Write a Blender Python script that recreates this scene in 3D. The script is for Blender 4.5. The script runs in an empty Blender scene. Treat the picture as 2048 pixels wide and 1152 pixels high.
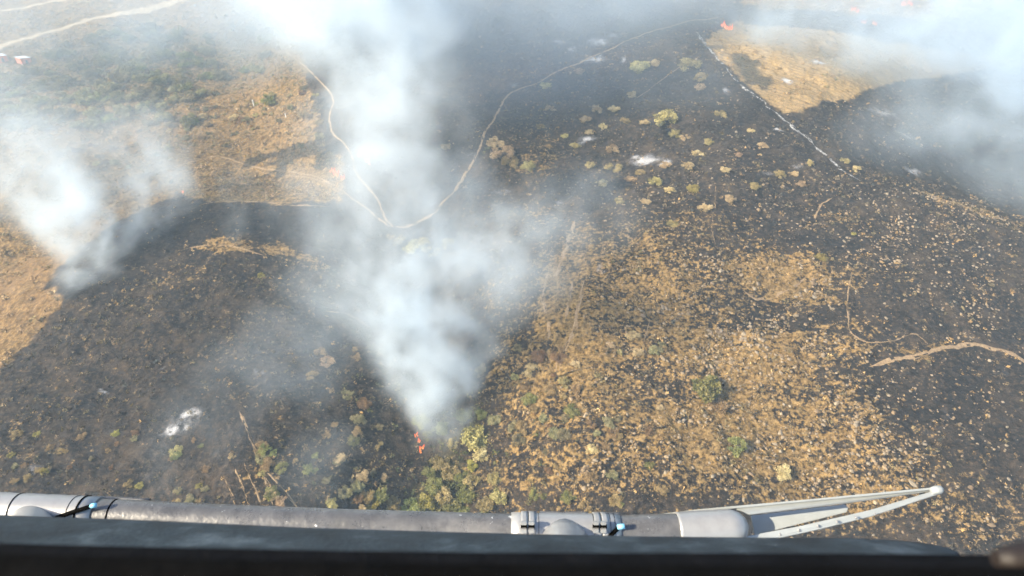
import bpy, math, random
import numpy as np
from mathutils import Vector, Matrix

R = math.radians
scene = bpy.context.scene
col = scene.collection
rng = np.random.default_rng(11)
random.seed(11)

# ------------------------------------------------------------------ camera
W, H = 2048.0, 1152.0
LENS = 24.0
F = LENS / 36.0 * W
CAMZ = 120.0
PITCH = R(41)
cam_d = bpy.data.cameras.new('camera')
cam = bpy.data.objects.new('camera', cam_d)
col.objects.link(cam)
cam.location = (0, 0, CAMZ)
cam.rotation_euler = (math.pi / 2 - PITCH, 0, 0)
cam_d.lens = LENS
cam_d.sensor_width = 36
cam_d.clip_start = 0.05
cam_d.clip_end = 20000
cam_d.dof.use_dof = True
cam_d.dof.focus_distance = 4.0
cam_d.dof.aperture_fstop = 5.6
scene.camera = cam

# ------------------------------------------------------------------ sky, sun, exposure
SUN_EL, SUN_AZ = 36.0, 250.0          # azimuth clockwise from +Y: from the left
world = bpy.data.worlds.new('World')
scene.world = world
world.use_nodes = True
wn = world.node_tree
bg = wn.nodes['Background']
sky = wn.nodes.new('ShaderNodeTexSky')
sky.sky_type = 'NISHITA'
sky.sun_disc = False
sky.sun_elevation = R(SUN_EL)
sky.sun_rotation = R(SUN_AZ)
sky.dust_density = 2.0
wn.links.new(sky.outputs[0], bg.inputs[0])
bg.inputs[1].default_value = 0.125
sun_d = bpy.data.lights.new('sun', 'SUN')
sun_d.energy = 5.0
sun_d.angle = R(0.6)
sun_d.color = (1.0, 0.86, 0.64)
sun = bpy.data.objects.new('sun', sun_d)
col.objects.link(sun)
sd = Vector((math.sin(R(SUN_AZ)) * math.cos(R(SUN_EL)), math.cos(R(SUN_AZ)) * math.cos(R(SUN_EL)), math.sin(R(SUN_EL))))
sun.rotation_euler = sd.to_track_quat('Z', 'Y').to_euler()
sun.location = sd * 800
vs = scene.view_settings
vs.view_transform = 'Standard'
vs.look = 'None'
vs.exposure = 1.12
vs.gamma = 1.0
vs.use_curve_mapping = False
cy = scene.cycles
cy.use_denoising = True
try:
    cy.denoiser = 'OPENIMAGEDENOISE'
except Exception:
    pass
cy.use_adaptive_sampling = True
cy.adaptive_threshold = 0.03
cy.max_bounces = 10
cy.diffuse_bounces = 2
cy.glossy_bounces = 3
cy.volume_bounces = 5
cy.volume_step_rate = 2.0
cy.volume_max_steps = 256
scene.render.film_transparent = False

# ------------------------------------------------------------------ pixel -> place
CP, SP = math.cos(PITCH), math.sin(PITCH)
def ray(u, v):
    a = (np.asarray(u, float) - W / 2) / F
    b = (H / 2 - np.asarray(v, float)) / F
    return np.stack([a, CP + b * SP, -SP + b * CP], -1)
def at_depth(u, v, d):
    r = ray(u, v)
    return Vector((float(r[0] * d), float(r[1] * d), float(CAMZ + r[2] * d)))
def flat(u, v):
    r = ray(u, v)
    t = CAMZ / -r[..., 2]
    return np.stack([r[..., 0] * t, r[..., 1] * t], -1)
def to_px(x, y, z):
    dz = z - CAMZ
    d = y * CP - dz * SP
    d = np.where(d < 1, 1, d)
    return W / 2 + F * x / d, H / 2 - F * (y * SP + dz * CP) / d

# ------------------------------------------------------------------ noise
def _hash(ix, iy, s):
    h = (ix.astype(np.int64) * 374761393 + iy.astype(np.int64) * 668265263 + s * 1442695041) & 0xFFFFFFFF
    h = ((h ^ (h >> 13)) * 1274126177) & 0xFFFFFFFF
    h = h ^ (h >> 16)
    return (h & 0xFFFFFF) / float(0xFFFFFF)
def vnoise(x, y, s=0):
    ix, iy = np.floor(x), np.floor(y)
    fx, fy = x - ix, y - iy
    fx = fx * fx * fx * (fx * (fx * 6 - 15) + 10)
    fy = fy * fy * fy * (fy * (fy * 6 - 15) + 10)
    a, b = _hash(ix, iy, s), _hash(ix + 1, iy, s)
    c, d = _hash(ix, iy + 1, s), _hash(ix + 1, iy + 1, s)
    return (a + (b - a) * fx) * (1 - fy) + (c + (d - c) * fx) * fy
def fbm(x, y, o=4, s=0):
    t, a, n = 0, 0.5, 0
    for i in range(o):
        t = t + a * vnoise(x, y, s + i * 17)
        n += a
        a *= 0.5
        x, y = x * 2.03 + 13.7, y * 2.03 + 7.1
    return t / n
def sstep(a, b, x):
    t = np.clip((x - a) / (b - a), 0, 1)
    return t * t * (3 - 2 * t)

# ------------------------------------------------------------------ plan geometry
def seg_dist(x, y, P):
    best = np.full(np.shape(x), 1e9)
    for (ax, ay), (bx, by) in zip(P[:-1], P[1:]):
        dx, dy = bx - ax, by - ay
        t = np.clip(((x - ax) * dx + (y - ay) * dy) / (dx * dx + dy * dy + 1e-9), 0, 1)
        best = np.minimum(best, np.hypot(x - ax - t * dx, y - ay - t * dy))
    return best
def inside(x, y, P):
    c = np.zeros(np.shape(x), bool)
    n = len(P)
    for i in range(n):
        (ax, ay), (bx, by) = P[i], P[(i + 1) % n]
        if ay == by:
            continue
        k = ((ay > y) != (by > y)) & (x < (bx - ax) * (y - ay) / (by - ay) + ax)
        c ^= k
    return c
def sdist(x, y, P):
    d = seg_dist(x, y, list(P) + [P[0]])
    return np.where(inside(x, y, P), d, -d)

LEFT_CREST = [(-700, 1300), (-150, 930), (0, 768), (60, 685), (132, 592), (215, 525), (300, 470), (420, 422), (560, 414), (690, 416)]
LEFT_BEYOND = [tuple(flat(*p)) for p in LEFT_CREST + [(770, 300), (640, 60), (500, -60), (-500, -60), (-1500, 400)]]
RIGHT_BEYOND = [tuple(flat(*p)) for p in [(1690, 345), (1800, 385), (1930, 420), (2048, 450), (2400, 560), (2700, 100), (2200, -60), (1700, 60), (1560, 180)]]
GULLY = [tuple(flat(*p)) for p in [(920, 1350), (895, 1060), (878, 930), (868, 850), (835, 660), (800, 500)]]

def macro(x, y):
    x = np.asarray(x, float); y = np.asarray(y, float)
    m = np.exp(-np.maximum(0, np.hypot(x, y - 200) - 350) / 250.0)
    h = (fbm(x / 95 + 3.1, y / 95 + 8.2, 3, 5) - 0.5) * 15
    h = h + (fbm(x / 24, y / 24, 3, 9) - 0.5) * 3.2
    h = h - 13 * sstep(-4, 48, sdist(x, y, LEFT_BEYOND))
    h = h - 12 * sstep(-4, 55, sdist(x, y, RIGHT_BEYOND))
    h = h - 13 * np.exp(-(seg_dist(x, y, GULLY) / 24.0) ** 2)
    return h * m

def hit(u, v):
    r = ray(u, v)
    z = np.zeros(np.shape(r[..., 0]))
    for i in range(20):
        t = (CAMZ - z) / -r[..., 2]
        z = 0.5 * z + 0.5 * macro(r[..., 0] * t, r[..., 1] * t)
    t = (CAMZ - z) / -r[..., 2]
    return np.stack([r[..., 0] * t, r[..., 1] * t], -1)
def hits(L):
    return [tuple(p) for p in hit([p[0] for p in L], [p[1] for p in L])]
def hit_size(u, v):
    p = hit(u, v)
    r = ray(u, v)
    return p, (p[1] / r[1]) / F
def px_size(u, v):               # metres that one photo pixel spans where that ray meets the ground
    return hit_size(u, v)[1]

# tracks worn into the slopes: (polyline, width in photo pixels)
PATHS = {
    'ridge_path': ([(430, 96), (480, 96), (520, 99), (560, 104), (595, 120), (620, 142), (642, 165), (662, 188), (667, 205), (660, 228), (664, 262), (690, 288), (706, 318), (712, 345), (740, 380), (758, 405), (770, 435), (790, 455)], 5.5),
    'valley_path': ([(790, 455), (815, 452), (840, 442), (868, 425), (886, 405), (905, 385), (925, 358), (945, 325), (960, 296), (972, 262), (990, 236), (1002, 212), (1018, 188), (1045, 176), (1085, 160), (1125, 138), (1180, 115), (1225, 96), (1262, 78), (1320, 58), (1378, 42), (1440, 34)], 7.5),
    'shoulder_path': ([(285, 357), (350, 333), (395, 321), (432, 312), (470, 322), (520, 336), (575, 343), (630, 352), (668, 372), (705, 397), (745, 425), (775, 448), (790, 455)], 5.5),
    'braid_path': ([(470, 330), (530, 346), (590, 352), (640, 362), (672, 382)], 3.5),
    'branch_path': ([(185, 38), (205, 45), (218, 62), (238, 75)], 4.0),
    'terrace_path': ([(718, 217), (755, 219), (795, 222)], 4.0),
    'slope_track': ([(1740, 735), (1800, 716), (1848, 708), (1890, 694), (1940, 690), (1985, 697), (2020, 705), (2046, 722), (2090, 760)], 16),
    'upper_track': ([(1702, 545), (1696, 600), (1697, 650), (1706, 668), (1735, 684), (1780, 682), (1826, 668), (1850, 682), (1868, 702)], 6),
    'hollow_track': ([(1485, 580), (1505, 595), (1528, 597), (1560, 586), (1590, 572), (1612, 552)], 12),
    'lower_track': ([(478, 822), (492, 850), (505, 885), (520, 925), (538, 962), (552, 992), (566, 1030)], 9),
    'lower_branch_track': ([(522, 930), (552, 962), (575, 990), (600, 1020)], 8),
    'rill_track': ([(1150, 440), (1138, 480), (1120, 530), (1108, 570)], 13),
    'side_rill': ([(1168, 560), (1158, 610), (1146, 660), (1132, 700), (1120, 742)], 13),
    'outer_rill': ([(1098, 540), (1086, 590), (1098, 640), (1092, 690)], 11),
    'inner_rill': ([(1145, 560), (1140, 600), (1128, 640)], 11),
    'far_rill': ([(1126, 680), (1116, 720), (1108, 752)], 13),
    'grey_rill': ([(1302, 610), (1297, 650), (1286, 690)], 4),
    'crest_rill': ([(1432, 372), (1430, 410), (1424, 460), (1432, 490)], 4),
    'slope_rill': ([(1665, 395), (1640, 412), (1630, 440)], 6),
    'scrub_track': ([(1365, 130), (1330, 155), (1290, 185), (1260, 205)], 4),
    'crest_straw': ([(372, 498), (405, 491), (435, 488), (465, 492), (500, 503), (530, 512)], 6),
    'far_crest_straw': ([(530, 495), (560, 505), (590, 512), (632, 518)], 5),
    'upper_crest_straw': ([(400, 410), (450, 402), (510, 403), (580, 410), (660, 414)], 8),
    'fan_track': ([(508, 905), (525, 945), (538, 985), (548, 1012)], 5),
    'outer_fan_track': ([(488, 925), (505, 965), (525, 1012)], 5),
    'wide_fan_track': ([(470, 935), (486, 975), (500, 1012)], 5),
    'last_fan_track': ([(448, 955), (462, 985), (472, 1012)], 4),
    'smoke_rill': ([(650, 622), (700, 630), (740, 655)], 4),
}
FIREBREAK = ([(1392, 62), (1415, 92), (1440, 122), (1468, 155), (1500, 185), (1535, 213), (1570, 240), (1605, 268), (1640, 300), (1668, 325), (1692, 345), (1720, 362)], 7.0)
ROAD = ([(-160, 142), (0, 92), (60, 74), (110, 60), (160, 46), (205, 33), (270, 22), (340, 8), (420, -20)], 25)
ROAD2 = ([(-100, 34), (0, 22), (80, 8), (180, -14)], 9)

G_PATHS = {k: hits(v[0]) for k, v in PATHS.items()}
G_FB = hits(FIREBREAK[0])
G_ROAD = hits(ROAD[0])
G_ROAD2 = hits(ROAD2[0])

UNBURNT_LEFT = hits([(-900, 1200), (-100, 870), (0, 762), (48, 694), (90, 640), (128, 598), (88, 584), (108, 545), (160, 500), (225, 452), (290, 414), (352, 386), (420, 405), (500, 402), (570, 408), (668, 412), (686, 380), (672, 330), (640, 270), (622, 180), (596, 100), (575, 30), (570, -80), (-700, -80), (-1800, 300)])
TAN_FIELD = hits([(1408, 86), (1432, 62), (1472, 44), (1560, 52), (1700, 70), (1850, 95), (2150, 120), (2000, 138), (1890, 148), (1780, 166), (1710, 192), (1640, 206), (1592, 226), (1565, 228), (1530, 200), (1490, 166), (1450, 128)])
TAN_FIELD2 = hits([(1470, -40), (1480, 6), (1530, 22), (1600, 18), (1720, 30), (1900, 40), (2100, -40)])

# brush blobs: (u, v, ru, rv, amount) in photo pixels -> straw/rock amount on the burnt slopes
STRAW = [(1300, 600, 190, 160, .75), (1180, 720, 150, 170, .62), (1560, 560, 150, 70, .95), (1480, 690, 220, 120, .9), (1250, 500, 150, 60, .6),
         (1420, 860, 260, 140, .8), (1650, 830, 160, 140, .62), (1750, 960, 220, 110, .55), (1950, 1050, 160, 80, .5), (1560, 960, 230, 80, .75),
         (1180, 900, 180, 130, .42), (450, 497, 95, 20, 1), (560, 506, 75, 20, 1), (630, 522, 45, 16, .8), (370, 540, 90, 40, .35), (230, 610, 120, 40, .36),
         (1650, 425, 70, 20, .5), (1700, 350, 200, 30, .3), (1900, 470, 120, 20, .3), (1800, 480, 160, 40, .3), (1060, 330, 60, 40, .6), (1090, 300, 40, 50, .5),
         (1010, 720, 60, 120, .5), (1700, 440, 80, 14, .55), (1480, 470, 60, 60, .4), (1960, 425, 80, 20, .6), (60, 830, 110, 120, .34), (700, 900, 130, 110, .3),
         (900, 950, 130, 90, .35), (440, 560, 90, 50, .22), (520, 395, 120, 10, .7), (410, 445, 60, 12, .6), (1240, 110, 150, 60, .28), (1100, 190, 100, 60, .25),
         (1050, 60, 140, 60, .3), (1060, 430, 120, 50, .4), (600, 830, 80, 60, .22), (560, 720, 90, 60, .2), (1700, 690, 90, 60, .5), (1480, 780, 200, 90, .8), (1130, 600, 60, 150, .85), (1160, 480, 50, 60, .7), (535, 960, 40, 60, .6), (480, 790, 40, 20, .6), (1850, 700, 120, 20, .6), (1698, 620, 20, 70, .7), (250, 680, 200, 120, .22), (90, 900, 150, 110, .26), (450, 660, 200, 100, .18), (680, 960, 170, 80, .36), (600, 600, 120, 80, .2), (1900, 720, 220, 200, .24), (1550, 320, 260, 90, .12), (1250, 200, 220, 120, .10), (1100, 960, 260, 110, .60), (1900, 1000, 240, 110, .34), (1080, 800, 140, 140, .7), (1350, 450, 200, 70, .5), (1000, 600, 60, 120, .5), (1800, 850, 200, 120, .36), (300, 560, 120, 50, .28), (560, 560, 120, 60, .22), (1700, 540, 200, 60, .35), (1900, 540, 200, 60, .22), (1560, 578, 50, 14, 1.0), (1120, 620, 70, 130, .9)]
GREEN = [(900, 960, 60, 90, 1.0), (930, 850, 40, 60, .9), (870, 1010, 90, 40, .9), (870, 830, 60, 40, .6), (740, 800, 60, 50, .4), (300, 150, 230, 90, .38), (120, 200, 150, 80, .42), (330, 210, 60, 30, .6),
         (1000, 290, 40, 40, .4), (830, 490, 90, 30, .6), (1000, 890, 80, 70, .4), (1090, 950, 90, 60, .4), (760, 980, 90, 50, .4), (1240, 520, 60, 50, .3)]
ORANGE = [(60, 560, 120, 160, 1.0), (300, 270, 170, 90, .8), (480, 180, 100, 60, .6), (560, 260, 120, 80, .35), (1620, 70, 160, 40, .5), (1080, 320, 50, 50, .8), (1090, 430, 60, 20, .5), (150, 400, 140, 60, .6), (450, 340, 140, 40, .3)]
ASH = [(1290, 320, 30, 11, 1), (1332, 322, 13, 8, .8), (1175, 276, 15, 6, 1), (1160, 284, 8, 4, .6), (380, 828, 20, 11, .9), (352, 860, 17, 10, 1), (365, 845, 40, 26, .45), (205, 782, 11, 7, .8), (70, 945, 22, 12, .6),
       (1198, 82, 22, 9, .9), (1190, 118, 22, 8, .9), (1120, 85, 18, 6, .7), (1247, 118, 8, 6, .8), (1146, 99, 7, 4, .8), (1572, 163, 12, 7, 1), (1636, 124, 16, 6, 1), (1765, 226, 26, 8, .7), (1808, 269, 18, 7, .6), (1822, 341, 13, 6, .9),
       (1453, 180, 9, 6, .8), (1430, 20, 10, 5, .5), (1116, 408, 18, 12, .6), (1200, 536, 9, 6, .6), (1010, 384, 14, 6, .6), (1560, 261, 9, 4, .9), (990, 415, 12, 10, .4), (945, 310, 12, 6, .5), (1030, 170, 12, 5, .6), (985, 385, 12, 5, .4), (1440, 663, 12, 10, .5), (1890, 828, 14, 8, .5),
       (520, 745, 14, 10, .5), (1265, 385, 12, 4, .4), (510, 742, 10, 8, .4), (1600, 330, 14, 4, .6), (1540, 350, 20, 6, .5), (1230, 70, 14, 5, .6), (680, 170, 10, 4, .4), (325, 735, 10, 4, .5), (230, 870, 12, 10, .4)]
ROCK = [(1480, 690, 240, 120, .9), (1560, 560, 170, 90, .8), (1420, 860, 250, 140, .8), (1640, 830, 180, 130, .7), (1780, 960, 220, 110, .55), (1960, 1040, 170, 90, .5), (1560, 960, 220, 80, .8), (1300, 620, 200, 160, .45),
        (1800, 470, 240, 90, .42), (1900, 600, 180, 160, .34), (1500, 420, 260, 110, .3), (1300, 300, 250, 120, .14), (1450, 480, 80, 60, .35), (1960, 430, 90, 20, .6), (1250, 800, 150, 120, .3), (1200, 950, 160, 80, .3), (1960, 850, 160, 160, .24)]

BARE_AND_SHADE = [(520, 445, 170, 28, 1), (340, 455, 100, 40, .9), (160, 572, 75, 20, 1), (620, 450, 90, 36, 1), (1880, 330, 200, 60, .8), (1870, 800, 160, 60, .6), (885, 290, 40, 70, .8), (1480, 230, 130, 80, .5), (380, 800, 160, 90, .5), (230, 520, 70, 40, .9), (1560, 470, 70, 30, .5), (1640, 640, 140, 20, .6), (1480, 640, 60, 20, .6), (1380, 150, 90, 50, .5)]  # freshly charred patches; the blob beside the smoke column paints in its shadow
def blobs_world(L):
    out = []
    for (u, v, ru, rv, a) in L:
        c = hit(u, v)
        e = hit(u + ru, v)
        n = hit(u, v - rv * 0.9)
        s = hit(u, v + rv * 0.9)
        out.append((c[0], c[1], abs(e[0] - c[0]) + .3, (abs(n[1] - c[1]) + abs(s[1] - c[1])) / 2 + .3, a))
    return out
B_STRAW, B_GREEN, B_ORANGE, B_ASH, B_ROCK, B_BARE_AND_SHADE = map(blobs_world, (STRAW, GREEN, ORANGE, ASH, ROCK, BARE_AND_SHADE))
def blob_sum(x, y, B, p=1.0):
    t = np.zeros(np.shape(x))
    for (cx, cy_, rx, ry, a) in B:
        q = ((x - cx) / rx) ** 2 + ((y - cy_) / ry) ** 2
        k = a * np.exp(-q * p)
        t = np.maximum(t, k) + 0.25 * np.minimum(t, k)
    return np.clip(t, 0, 1)

def cover(x, y):
    """what grows or lies where, in world metres"""
    x = np.asarray(x, float); y = np.asarray(y, float)
    wx = x + (fbm(x / 9, y / 9, 3, 31) - .5) * 9 + (fbm(x / 2.2, y / 2.2, 2, 33) - .5) * 2.6
    wy = y + (fbm(x / 9, y / 9, 3, 41) - .5) * 9 + (fbm(x / 2.2, y / 2.2, 2, 43) - .5) * 2.6
    c = {}
    ub = np.maximum(np.maximum(sstep(-.8, .8, sdist(wx, wy, UNBURNT_LEFT)), sstep(-.8, .8, sdist(wx * .4 + x * .6, wy * .4 + y * .6, TAN_FIELD))), sstep(-2, 2, sdist(wx, wy, TAN_FIELD2)))
    c['unburnt'] = ub
    c['field'] = sstep(-1, 1, sdist(wx * .4 + x * .6, wy * .4 + y * .6, TAN_FIELD))
    c['bare'] = blob_sum(wx, wy, B_BARE_AND_SHADE)
    c['straw'] = blob_sum(wx, wy, B_STRAW) * (1 - .55 * c['bare'])
    c['green'] = blob_sum(wx, wy, B_GREEN)
    c['orange'] = blob_sum(wx, wy, B_ORANGE)
    c['rock'] = blob_sum(wx, wy, B_ROCK)
    ax = x + (fbm(x / 2.5, y / 2.5, 3, 51) - .5) * 4
    ay = y + (fbm(x / 2.5, y / 2.5, 3, 53) - .5) * 4
    c['ash'] = blob_sum(ax, ay, B_ASH)
    return c

def micro(x, y):
    return (fbm(x / 5.5, y / 5.5, 2, 61) - .5) * 1.3 + (vnoise(x / 1.7, y / 1.7, 71) - .5) * .55 + (vnoise(x / .85, y / .85, 73) - .5) * .22
PATH_LIST = [G_FB] + list(G_PATHS.values())
def smooth_near_paths(x, y):
    k = np.ones(np.shape(x))
    for P in PATH_LIST:
        px = [p[0] for p in P]; py = [p[1] for p in P]
        m = (x > min(px) - 3) & (x < max(px) + 3) & (y > min(py) - 3) & (y < max(py) + 3)
        if m.any():
            d = seg_dist(x[m], y[m], P)
            k[m] = np.minimum(k[m], sstep(.6, 2.2, d))
    for P in (G_ROAD, G_ROAD2):
        k = np.minimum(k, sstep(3.5, 7, seg_dist(x, y, P)))
    return k
def height(x, y):
    x = np.atleast_1d(np.asarray(x, float)); y = np.atleast_1d(np.asarray(y, float))
    far = np.exp(-np.maximum(0, np.hypot(x, y - 200) - 330) / 80.0)
    return macro(x, y) + micro(x, y) * smooth_near_paths(x, y) * far

# ------------------------------------------------------------------ material helpers
def mat(name):
    m = bpy.data.materials.new(name)
    m.use_nodes = True
    nt = m.node_tree
    return m, nt, nt.nodes, nt.links, nt.nodes['Principled BSDF']
class NB:
    """tiny node builder"""
    def __init__(s, nt): s.nt, s.n, s.l = nt, nt.nodes, nt.links
    def put(s, sock, v):
        if isinstance(v, bpy.types.NodeSocket): s.l.new(v, sock)
        elif v is not None: sock.default_value = v
    def math(s, op, a, b=None, c=None, clamp=False):
        n = s.n.new('ShaderNodeMath'); n.operation = op; n.use_clamp = clamp
        for i, v in enumerate((a, b, c)): s.put(n.inputs[i], v)
        return n.outputs[0]
    def noise(s, vec, scale, detail=4, rough=.55, dist=0, dim='3D'):
        n = s.n.new('ShaderNodeTexNoise'); n.noise_dimensions = dim
        s.put(n.inputs['Vector'], vec)
        n.inputs['Scale'].default_value = scale; n.inputs['Detail'].default_value = detail
        n.inputs['Roughness'].default_value = rough; n.inputs['Distortion'].default_value = dist
        return n.outputs[0]
    def ramp(s, f, stops):
        n = s.n.new('ShaderNodeValToRGB'); s.put(n.inputs[0], f)
        e = n.color_ramp.elements
        while len(e) < len(stops): e.new(.5)
        for q, (p, c) in zip(e, stops):
            q.position = p; q.color = (c[0], c[1], c[2], 1)
        return n.outputs[0]
    def mix(s, f, a, b, typ='MIX'):
        n = s.n.new('ShaderNodeMix'); n.data_type = 'RGBA'; n.blend_type = typ
        s.put(n.inputs[0], f)
        for i, v in ((6, a), (7, b)):
            if isinstance(v, tuple): v = (v[0], v[1], v[2], 1)
            s.put(n.inputs[i], v)
        return n.outputs[2]
    def map(s, v, a, b, c=0., d=1.):
        n = s.n.new('ShaderNodeMapRange'); n.interpolation_type = 'SMOOTHSTEP'
        s.put(n.inputs[0], v)
        for i, q in enumerate((a, b, c, d)): s.put(n.inputs[i + 1], q)
        return n.outputs[0]
    def attr(s, name):
        n = s.n.new('ShaderNodeAttribute'); n.attribute_name = name
        return n
    def pos(s):
        return s.n.new('ShaderNodeNewGeometry').outputs['Position']
    def sep(s, v):
        n = s.n.new('ShaderNodeSeparateColor'); s.put(n.inputs[0], v); return n.outputs
    def bump(s, h, strength, dist=.1):
        n = s.n.new('ShaderNodeBump'); s.put(n.inputs['Height'], h)
        n.inputs['Strength'].default_value = strength; n.inputs['Distance'].default_value = dist
        return n.outputs[0]

def mesh_np(name, co, faces_flat, loop_tot, mat_=None, smooth=False):
    me = bpy.data.meshes.new(name)
    nf = len(loop_tot)
    me.vertices.add(len(co)); me.vertices.foreach_set('co', np.asarray(co, np.float32).ravel())
    me.loops.add(len(faces_flat)); me.loops.foreach_set('vertex_index', np.asarray(faces_flat, np.int32))
    me.polygons.add(nf)
    st = np.concatenate([[0], np.cumsum(loop_tot)[:-1]]).astype(np.int32)
    me.polygons.foreach_set('loop_start', st)
    me.polygons.foreach_set('loop_total', np.asarray(loop_tot, np.int32))
    if smooth: me.polygons.foreach_set('use_smooth', np.ones(nf, bool))
    me.update(calc_edges=True)
    if mat_: me.materials.append(mat_)
    return me
def link(name, data, parent=None):
    o = bpy.data.objects.new(name, data); col.objects.link(o)
    if parent: o.parent = parent
    return o
def tag(o, label=None, cat=None, group=None, kind=None):
    if label: o['label'] = label
    if cat: o['category'] = cat
    if group: o['group'] = group
    if kind: o['kind'] = kind
    return o
def color_attr(me, name, arr):
    a = me.color_attributes.new(name, 'FLOAT_COLOR', 'POINT')
    a.data.foreach_set('color', np.asarray(arr, np.float32).ravel())

# ------------------------------------------------------------------ ground
def axis(core0, core1, steps, far):
    core = [core0]
    while core[-1] < core1:
        core.append(core[-1] + steps(core[-1]))
    lo, hi = [], []
    s = 2.0; p = core0
    while p > -far: p -= s; s *= 1.35; lo.append(p)
    s = 2.0; p = core[-1]
    while p < far: p += s; s *= 1.35; hi.append(p)
    return np.array(lo[::-1] + core + hi)
xs = axis(-300, 300, lambda q: .55 + max(0, abs(q) - 110) * .004, 9000)
ys = axis(35, 430, lambda q: .45 + max(0, q - 110) * .0028, 9000)
GX, GY = np.meshgrid(xs, ys)
gx, gy = GX.ravel(), GY.ravel()
gz = height(gx, gy)
nx, ny = len(xs), len(ys)
ii = (np.arange(ny - 1)[:, None] * nx + np.arange(nx - 1)[None]).ravel()
quads = np.stack([ii, ii + 1, ii + nx + 1, ii + nx], 1).ravel()
C = cover(gx, gy)

gm, nt, N, L, bs = mat('ground_soil_char_and_straw')
b = NB(nt)
P = b.pos()
c1 = b.sep(b.attr('cover_a').outputs[0])
c2 = b.sep(b.attr('cover_b').outputs[0])
unburnt, straw, green = c1[0], c1[1], c1[2]
ash, orange, field = c2[0], c2[1], c2[2]
nf = b.noise(P, 1.0, 7, .72)
nm = b.noise(P, .28, 5, .62)
nl = b.noise(P, .045, 4, .6)
nfine = b.noise(P, 3.5, 4, .7)
char = b.ramp(nf, [(.34, (.006, .006, .008)), (.48, (.017, .015, .015)), (.57, (.050, .038, .028)), (.70, (.14, .102, .066))])
nq = b.noise(P, .13, 5, .7)
char = b.mix(b.map(nq, .46, .66), char, b.mix(.6, char, (.085, .062, .043)))
char = b.mix(b.math('MULTIPLY', b.map(nfine, .58, .72), b.map(nq, .38, .55)), char, (.17, .125, .08))
# thin grey ash film over part of the char
char = b.mix(b.math('MULTIPLY', b.map(nm, .56, .74), .20), char, (.14, .145, .16))
strawc = b.ramp(nf, [(.34, (.035, .022, .009)), (.46, (.135, .085, .032)), (.58, (.29, .19, .076)), (.76, (.43, .30, .135))])
orangec = b.ramp(nm, [(.3, (.095, .055, .028)), (.5, (.20, .122, .062)), (.72, (.30, .20, .105))])
greenc = b.ramp(nf, [(.3, (.03, .032, .014)), (.52, (.095, .088, .036)), (.72, (.20, .165, .075))])
# straw survives in patches on the burnt slopes
sp = b.math('ADD', b.math('MULTIPLY', straw, .50), b.math('ADD', b.math('MULTIPLY', nm, .75), b.math('MULTIPLY', nf, 1.25)))
vr = N.new('ShaderNodeMapping'); vr.vector_type = 'POINT'; L.new(P, vr.inputs[0])
vr.inputs['Rotation'].default_value = (0, 0, R(38)); vr.inputs['Scale'].default_value = (.16, .95, .5)
streak = b.noise(vr.outputs[0], .55, 4, .6)
sp = b.math('ADD', sp, b.math('MULTIPLY', b.math('SUBTRACT', streak, .5), .5))
sp = b.map(sp, 1.29, 1.45)
char = b.mix(b.math('MULTIPLY', straw, .8), char, b.ramp(nf, [(.38, (.010, .008, .007)), (.55, (.036, .026, .017)), (.72, (.10, .072, .042))]))
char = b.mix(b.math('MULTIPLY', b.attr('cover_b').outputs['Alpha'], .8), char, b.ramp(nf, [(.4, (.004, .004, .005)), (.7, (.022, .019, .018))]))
base = b.mix(sp, char, strawc)
# unburnt: straw, orange brush, green thicket
ubc = b.mix(b.math('MULTIPLY', orange, b.map(nl, .3, .65, .35, .8)), strawc, orangec)
gsp = b.map(b.math('ADD', b.math('MULTIPLY', green, .4), nm), .62, .98)
ubc = b.mix(gsp, ubc, greenc)
# ploughed rows in the straw field
wv = N.new('ShaderNodeTexWave'); wv.wave_type = 'BANDS'; wv.bands_direction = 'DIAGONAL'
L.new(P, wv.inputs['Vector']); wv.inputs['Scale'].default_value = .19; wv.inputs['Distortion'].default_value = 11; wv.inputs['Detail'].default_value = 5; wv.inputs['Detail Scale'].default_value = .35
rows = b.mix(b.math('MULTIPLY', b.math('MULTIPLY', b.map(wv.outputs['Fac'], .1, .7, 1., 0.), b.map(nm, .35, .6)), .5), b.mix(.5, strawc, (.44, .32, .165)), (.13, .095, .06))
ubc = b.mix(field, ubc, rows)
base = b.mix(b.math('MULTIPLY', gsp, b.math('MULTIPLY', green, .6)), base, greenc)
ubc = b.mix(b.math('MULTIPLY', b.math('SUBTRACT', 1.0, field), b.map(nf, .42, .60, .30, 0.)), ubc, (.06, .048, .028))
base = b.mix(unburnt, base, ubc)
base = b.mix(b.math('MULTIPLY', b.map(ash, .08, .8), b.map(nf, .36, .60)), base, (.20, .20, .21))
ashm = b.map(b.math('ADD', b.math('MULTIPLY', ash, .62), b.math('MULTIPLY', nfine, .9)), .72, 1.16)
base = b.mix(ashm, base, (.52, .52, .53))
L.new(base, bs.inputs['Base Color'])
bs.inputs['Roughness'].default_value = .95
bs.inputs['Specular IOR Level'].default_value = .1
L.new(b.bump(b.math('ADD', nf, b.math('MULTIPLY', nfine, .4)), .9, .5), bs.inputs['Normal'])
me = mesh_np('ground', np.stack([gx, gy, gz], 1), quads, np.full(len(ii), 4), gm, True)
one = np.ones_like(gx)
color_attr(me, 'cover_a', np.stack([C['unburnt'], C['straw'], C['green'], one], 1))
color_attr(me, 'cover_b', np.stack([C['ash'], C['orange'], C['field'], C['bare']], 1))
ground = tag(link('ground', me), 'charred hillside with straw patches, ash spots and unburnt brush', None, None, 'structure')

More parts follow.
